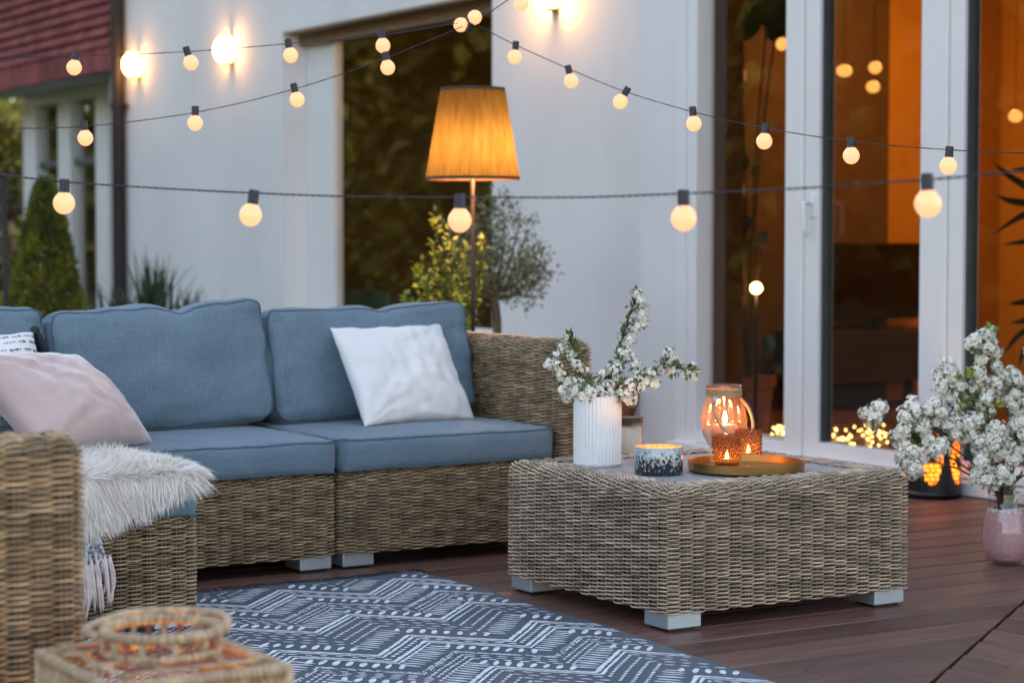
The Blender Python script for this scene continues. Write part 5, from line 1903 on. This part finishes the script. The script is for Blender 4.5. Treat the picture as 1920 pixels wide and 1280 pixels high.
def light_string(label, cord_pts, bulbs, rc_=.0015):
    """cord_pts: (px, py, depth); bulbs: (socket px, py, bulb px, py, depth)"""
    P = [at_d(*c) for c in cord_pts]
    pts = spline(P, 26)
    o = empty('light_string', pts[len(pts) // 2], label, 'string lights', 'festoon light strings')
    m_ = MB()
    # two twisted wires
    for ph in (0, math.pi):
        q = []
        s = 0
        for i, p in enumerate(pts):
            if i: s += (p - pts[i - 1]).length
            t = (pts[min(i + 1, len(pts) - 1)] - pts[max(i - 1, 0)]).normalized()
            a = t.cross(Vector((0, 0, 1))).normalized(); b = a.cross(t)
            an = s / .030 * 2 * math.pi + ph
            q.append(p + (a * math.cos(an) + b * math.sin(an)) * rc_ * .75)
        m_.tube(q, rc_ * .8, 5)
    kid(o, 'cord', m_, M['cord'])
    global bulb_me, socket_me
    for (sx, sy, bx, by, d) in bulbs:
        a = at_d(sx, sy, d); b = at_d(bx, by, d)
        ax = (a - b).normalized()
        if bulb_me is None:
            mm = MB(); r = .0225
            prof = [(.0001, -.0690), (.006, -.0682), (.012, -.0656), (.0180, -.0598), (.0218, -.0520), (.0225, -.0460), (.0212, -.0385), (.0175, -.0320), (.0135, -.0272), (.0110, -.0240)]
            mm.lathe(prof, 20); bo_ = mm.build('bulb', M['e_bulb'], o); bulb_me = bo_.data
            ms = MB(); ms.lathe([(.0001, .004), (.0098, .004), (.0108, .001), (.0108, -.0225), (.0118, -.0245), (.0100, -.0255)], 16); so_ = ms.build('socket', M['socket'], bo_); socket_me = so_.data
            sharp(so_)
        else:
            bo_ = bpy.data.objects.new('bulb', bulb_me); col.objects.link(bo_); bo_.parent = o
            so_ = bpy.data.objects.new('socket', socket_me); col.objects.link(so_); so_.parent = bo_
        # seat the bulb so that its ball is where the photo has it
        top = b + ax * .046
        bo_.rotation_mode = 'QUATERNION'
        bo_.rotation_quaternion = Vector((0, 0, 1)).rotation_difference(ax)
        bo_.location = top - Vector(o.location)
    return o


light_string('nearest festoon string, sagging across the picture with five large opal bulbs',
             [(-260, 300, 4.58), (0, 328, 4.43), (121, 341, 4.36), (300, 353, 4.26), (476, 362, 4.16), (670, 369, 4.05), (862, 370, 3.94), (1080, 370, 3.82), (1280, 363, 3.70), (1500, 353, 3.58), (1738, 337, 3.46), (1920, 321, 3.38), (2120, 300, 3.28)],
             [(121, 341, 120, 381, 4.36), (476, 362, 470, 403, 4.16), (863, 370, 862, 413, 3.94), (1281, 364, 1282, 409, 3.70), (1738, 334, 1740, 382, 3.46)])
hookd = 6.6
light_string('string of opal bulbs along the top left, passing the two wall lamps',
             [(-200, 108, 6.2), (0, 107, 6.2), (138, 106, 6.2), (355, 97, 6.3), (545, 82, 6.35), (720, 66, 6.45), (880, 40, hookd)],
             [(142, 103, 139, 127, 6.25), (351, 97, 358, 118, 6.3), (541, 82, 545, 104, 6.35), (716, 66, 718, 86, 6.45), (884, 36, 864, 47, hookd)], .0013)
light_string('lower left string of opal bulbs climbing towards the lintel',
             [(-200, 243, 6.0), (0, 241, 6.05), (160, 237, 6.1), (366, 211, 6.2), (556, 166, 6.35), (726, 108, 6.45), (884, 42, hookd), (950, 2, 6.7), (1040, -60, 6.8)],
             [(158, 235, 160, 259, 6.1), (366, 208, 366, 231, 6.2), (552, 166, 557, 187, 6.35), (723, 106, 727, 127, 6.45), (880, 50, 890, 33, hookd), (978, -16, 978, 8, 6.75)], .0013)
light_string('string of opal bulbs falling to the right across the glass doors',
             [(884, 42, hookd), (965, 84, 6.7), (1068, 130, 6.6), (1172, 172, 6.4), (1300, 210, 6.15), (1435, 240, 5.9), (1595, 265, 5.65), (1780, 281, 5.4), (1920, 287, 5.2), (2100, 290, 5.0)],
             [(967, 85, 965, 107, 6.7), (1066, 130, 1071, 152, 6.6), (1175, 170, 1163, 191, 6.45), (1299, 208, 1301, 232, 6.15), (1436, 240, 1433, 265, 5.9), (1596, 265, 1596, 292, 5.65), (1780, 282, 1778, 311, 5.4)], .0013)

# ================================================================== PLANTS
def leafball(mb, c, r, n, ls, lw, up=.3):
    for k in range(n):
        d = Vector((random.gauss(0, 1), random.gauss(0, 1), random.gauss(0, 1))).normalized()
        p = Vector(c) + d * r * random.random() ** .45
        dd = (d + Vector((random.gauss(0, .6), random.gauss(0, .6), random.gauss(up, .5)))).normalized()
        mb.leaf(p, dd, Vector((random.gauss(0, .6), random.gauss(0, .6), 1)), ls * random.uniform(.7, 1.3), lw, 0)


# olive tree by the wall
OD = 9.6
ot0 = at_d(930, 640, OD)
oz = Vector((ot0.x, ot0.y, .30))
ot = empty('olive_tree', (oz.x, oz.y, .30), 'small olive tree with a grey-green crown in front of the white wall', 'tree')
tk = MB(); cr_ = MB()
fork = at_d(928, 560, OD)
tk.tube(spline([oz, at_d(932, 610, OD), fork], 6), [.024] * 4 + [.021] * 4 + [.019] * 5, 8)
tips = [(852, 470, .1), (872, 430, -.1), (905, 400, 0), (945, 388, .05), (975, 415, -.05), (1000, 460, 0), (1018, 492, .03), (985, 480, -.1), (940, 440, .15), (890, 500, -.12), (915, 470, .1), (960, 520, -.08), (985, 540, .02), (868, 530, .05), (935, 500, .12), (1000, 520, .05)]
for (x, y, dd) in tips:
    e = at_d(x, y, OD + dd)
    mid_ = at_d((x + 928) / 2 + random.uniform(-8, 8), (y + 560) / 2 + 8, OD + dd * .5)
    tk.tube(spline([fork, mid_, e], 5), [.011, .010, .009, .008, .007, .006, .005, .005, .004, .003, .002], 6)
    for k in range(4):
        c = e + Vector((random.gauss(0, .028), random.gauss(0, .028), random.gauss(-.01, .03)))
        leafball(cr_, c, .066, 38, .030, .0115)
    leafball(cr_, mid_, .05, 40, .028, .009)
kid(ot, 'trunk', tk, M['bark']); kid(ot, 'crown', cr_, M['olive'], False)
op = MB(); op.lathe([(.0001, .0), (.13, .0), (.175, .29), (.185, .29), (.19, .33), (.165, .33), (.16, .305), (.0001, .30)], 32, (oz.x, oz.y, 0))
sharp(tag(op.build('plant_pot', M['terracotta']), 'terracotta pot of the olive tree, hidden behind the sofa arm', 'plant pot'))
# terracotta pot by the pilaster
tp_ = on_z(1172, 838, 0.0)
tp_ = on_X(1168, 838, XD - .0); tp_.z = 0; tp_ = Vector((XW - .30, yBlk + .22, 0))
m_ = MB(); m_.lathe([(.0001, .0), (.14, .0), (.16, .04), (.21, .24), (.215, .245), (.225, .25), (.225, .31), (.20, .31), (.19, .27), (.0001, .27)], 40, tp_)
sharp(tag(m_.build('plant_pot', M['terracotta']), 'big terracotta pot against the wall beside the glass doors, behind the white vase', 'plant pot'))

# yellow-green shrub behind the sofa
SD = 8.3
s0 = at_d(820, 640, SD)
so_ = empty('shrub', (s0.x, s0.y, -.15), 'young shrub with upright yellow-green shoots behind the sofa back', 'shrub')
m_ = MB(); l_ = MB()
for (x, y, xb) in ((818, 408, 795), (846, 448, 840), (872, 470, 850), (785, 500, 790), (800, 520, 800), (760, 560, 780), (862, 560, 845), (826, 470, 815), (905, 455, 870), (880, 540, 860), (842, 520, 830), (776, 575, 790)):
    tip = at_d(x, y, SD + random.uniform(-.1, .1)); b0 = at_d(xb, 760, SD)
    pts = spline([b0, at_d((x + xb) / 2 + 4, (y + 700) / 2, SD), tip], 10)
    m_.tube(pts, [.005 - .004 * i / (len(pts) - 1) for i in range(len(pts))], 5)
    n = len(pts)
    for i in range(n // 3, n):
        for k in range(7):
            d = Vector((random.gauss(0, .7), random.gauss(0, .7), random.gauss(.5, .4))).normalized()
            l_.leaf(pts[i] + d * random.uniform(0, .02) + Vector((0, 0, random.uniform(-.02, .02))), d, Vector((random.gauss(0, .5), random.gauss(0, .5), 1)), random.uniform(.022, .036), .017, 0)
kid(so_, 'stem', m_, M['twig']); kid(so_, 'leaves', l_, M['youngleaf'], False)

# thuja cone
TD = 11.2
tb_ = at_d(88, 640, TD)
th_ = empty('thuja', (tb_.x, tb_.y, -.16), 'cone-shaped yellow-green thuja in front of the far wing', 'tree')
zt2 = at_d(90, 338, TD).z
m_ = MB(); m_.tube([(tb_.x, tb_.y, -.2), (tb_.x, tb_.y, zt2 - .1)], [.04, .008], 8); kid(th_, 'trunk', m_, M['bark'])
m_ = MB()
z_lo = -.1
for k in range(15000):
    t = random.random() ** .75            # 0 top .. 1 bottom
    z = zt2 - (zt2 - z_lo) * t
    an = random.uniform(0, 6.283)
    lump = 1 + .16 * noise.noise(Vector((math.cos(an) * 2.2, math.sin(an) * 2.2, z * 6)))
    # profile read off the picture: 55 px wide near the top, 150 px at the sofa back
    rad = (.012 + .255 * min(1, t / .8) ** .75) * lump
    q = rad * random.uniform(.72, 1.02)
    p = Vector((tb_.x + q * math.cos(an), tb_.y + q * math.sin(an), z))
    d = Vector((math.cos(an) * .7 + random.gauss(0, .35), math.sin(an) * .7 + random.gauss(0, .35), .8 + random.gauss(0, .3)))
    m_.leaf(p, d, Vector((random.gauss(0, 1), random.gauss(0, 1), .2)), random.uniform(.03, .055), .014)
kid(th_, 'foliage', m_, M['thuja'], False)

# spiky yucca clumps along the wall foot
for ci, (cx_, n_, hgt, dd, lb) in enumerate(((285, 70, 150, 12.6, 'large clump of spiky sword-shaped leaves at the wall foot beside the drain pipe'),
                                            (215, 30, 85, 12.2, 'low clump of spiky leaves right of the thuja'),
                                            (355, 24, 75, 12.9, 'small clump of thin spiky leaves at the wall foot, nearest the picture window'))):
    yb = at_d(cx_, 640, dd)
    yo = empty('yucca', (yb.x, yb.y, -.16), lb, 'plant', 'spiky plants at the wall foot')
    m_ = MB()
    for k in range(n_):
        an = random.uniform(0, 6.28); lean = random.uniform(.05, .55)
        top = at_d(cx_, 600 - hgt * random.uniform(.45, 1.0) * (1 - .5 * lean), dd).z
        b0 = Vector((yb.x + random.gauss(0, .05), yb.y + random.gauss(0, .05), .15 + random.uniform(0, .1)))
        h = max(.15, top - b0.z)
        dirh = Vector((math.cos(an), math.sin(an), 0))
        pts = [b0 + dirh * (lean * h * q * q) + Vector((0, 0, h * q)) for q in (0, .25, .5, .75, 1)]
        sd = dirh.cross(Vector((0, 0, 1)))
        sd = (sd + dirh * random.uniform(-.6, .6)).normalized()
        vs = []
        for q, p in zip((0, .25, .5, .75, 1), pts):
            ww_ = .020 * (1 - q ** 2) + .0008
            vs += [p - sd * ww_, p + dirh * .003, p + sd * ww_]
        m_.add(vs, [(3 * i + j, 3 * i + j + 1, 3 * i + 4 + j, 3 * i + 3 + j) for i in range(4) for j in (0, 1)])
    kid(yo, 'leaves', m_, M['blade'], False)
    m_ = MB(); m_.tube([(yb.x, yb.y, -.18), (yb.x, yb.y, .2)], .05, 8); kid(yo, 'stem', m_, M['bark'])

# dark pole at the left margin
pq = at_d(9, 470, 9.0)
pl_ = MB(); pl_.tube([(pq.x, pq.y, -.16), (pq.x, pq.y, at_d(9, 330, 9.0).z)], .011, 10); pl_.ball((pq.x, pq.y, at_d(9, 330, 9.0).z), .014, 10, 6); pl_.lathe([(.0001, -.12), (.09, -.13), (.1, -.16)], 20, (pq.x, pq.y, 0))
tag(pl_.build('garden_post', M['pipe']), 'thin dark metal post at the left margin, left of the thuja', 'post')

# garden trees beyond the wing and opposite the house
def garden_tree(base, h, rad, label, ls=.16, dens=1.0, mat_='treeleaf'):
    o = empty('garden_tree', base, label, 'tree', 'trees in the garden')
    t_ = MB(); c_ = MB()
    base = Vector(base)
    t_.tube(spline([base, base + Vector((.1, .05, h * .35)), base + Vector((0, 0, h * .9))], 6), [.12, .12, .11, .11, .10, .10, .09, .08, .07, .06, .05, .04, .03], 8)
    for k in range(int(42 * dens)):
        q = random.random()
        z = h * (.12 + .86 * q)
        rr = rad * (math.sin(math.pi * min(1, .15 + .85 * q)) ** .6) * random.uniform(.35, 1)
        an = random.uniform(0, 6.28)
        c = base + Vector((rr * math.cos(an), rr * math.sin(an), z))
        t_.tube([base + Vector((0, 0, z * .8)), c], [.03, .006], 5)
        leafball(c_, c, rad * random.uniform(.22, .36), int(75), ls, ls * .5)
    kid(o, 'trunk', t_, M['bark']); kid(o, 'crown', c_, M[mat_], False)


tg_ = at_d(30, 445, 23); garden_tree((tg_.x - .15, tg_.y, -.16), 2.3, .95, 'leafy garden tree beyond the far wing, at the left margin', .11, 1.3)
tg_ = at_d(-30, 445, 30); garden_tree((tg_.x - 1.2, tg_.y, -.16), 3.4, 1.5, 'taller leafy tree farther off at the left margin', .16)
low = at_d(18, 560, 14); 
lo_ = empty('shrub', (low.x, low.y, -.16), 'yellow-green bush left of the thuja, beside the dark post', 'shrub')
m_ = MB(); 
for k in range(26): leafball(m_, (low.x + random.gauss(0, .22), low.y + random.gauss(0, .22), .12 + abs(random.gauss(0, .22))), .16, 60, .05, .028)
kid(lo_, 'leaves', m_, M['youngleaf'], False)
m_ = MB()
for k in range(6): m_.tube([(low.x, low.y, -.17), (low.x + random.gauss(0, .15), low.y + random.gauss(0, .15), .4)], [.012, .004], 5)
kid(lo_, 'stem', m_, M['twig'])

# far wood closing the garden (seen past the wing and mirrored in the panes)
tr_m = MB()
for k in range(210):
    if k < 150:
        x = random.uniform(-26, -9); y = random.uniform(6, 52)
    else:
        x = random.uniform(-9, 16); y = random.uniform(46, 56)
    hh = random.uniform(5.5, 9.5) if k < 150 else random.uniform(2.3, 3.0)
    for q in range(5):
        c = (x + random.gauss(0, .8), y + random.gauss(0, .8), hh * (.15 + .2 * q))
        leafball(tr_m, c, 1.7, 120, .55, .50)
tag(tr_m.build('treeline', M['treeleaf'], smooth=False), 'loose line of green trees closing the garden', 'treeline', kind='stuff')

# ================================================================== LIGHT
wd = bpy.data.worlds.new('World')
scene.world = wd
wd.use_nodes = True
N = wd.node_tree.nodes; L = wd.node_tree.links
bg = N['Background']
sky = N.new('ShaderNodeTexSky')
sky.sky_type = 'NISHITA'
sky.sun_disc = False
SUN_EL, SUN_ROT = R(6), R(95)
sky.sun_elevation = SUN_EL
sky.sun_rotation = SUN_ROT
sky.altitude = 100
sky.air_density = 1.2
sky.dust_density = .6
sky.ozone_density = 2.5
hs = N.new('ShaderNodeHueSaturation'); hs.inputs['Saturation'].default_value = .58; hs.inputs['Value'].default_value = 1.0
L.new(sky.outputs[0], hs.inputs['Color'])
wb = N.new('ShaderNodeMix'); wb.data_type = 'RGBA'; wb.blend_type = 'MULTIPLY'; wb.inputs['Factor'].default_value = 1
wb.inputs['B'].default_value = (1.04, .99, 1.025, 1)
L.new(hs.outputs[0], wb.inputs['A'])
L.new(wb.outputs['Result'], bg.inputs[0])
bg.inputs[1].default_value = .15
sl = bpy.data.lights.new('sun', 'SUN')
sl.energy = .05
sl.angle = R(25)
sl.color = (1, .9, .8)
so = bpy.data.objects.new('sun', sl)
col.objects.link(so)
# the sky measures its sun rotation clockwise from +Y
sd = Vector((math.sin(SUN_ROT) * math.cos(SUN_EL), math.cos(SUN_ROT) * math.cos(SUN_EL), math.sin(SUN_EL)))
so.rotation_euler = sd.to_track_quat('Z', 'Y').to_euler()

vs_t = scene.view_settings
scene.display_settings.display_device = 'sRGB'
vs_t.view_transform = 'Standard'
vs_t.look = 'None'
vs_t.exposure = EXPO
vs_t.gamma = 1
vs_t.use_curve_mapping = False
c = scene.cycles
c.use_denoising = True
c.max_bounces = 8
c.diffuse_bounces = 3
c.glossy_bounces = 4
c.transmission_bounces = 6
c.transparent_max_bounces = 16
c.caustics_reflective = False
c.caustics_refractive = False
c.sample_clamp_indirect = 4
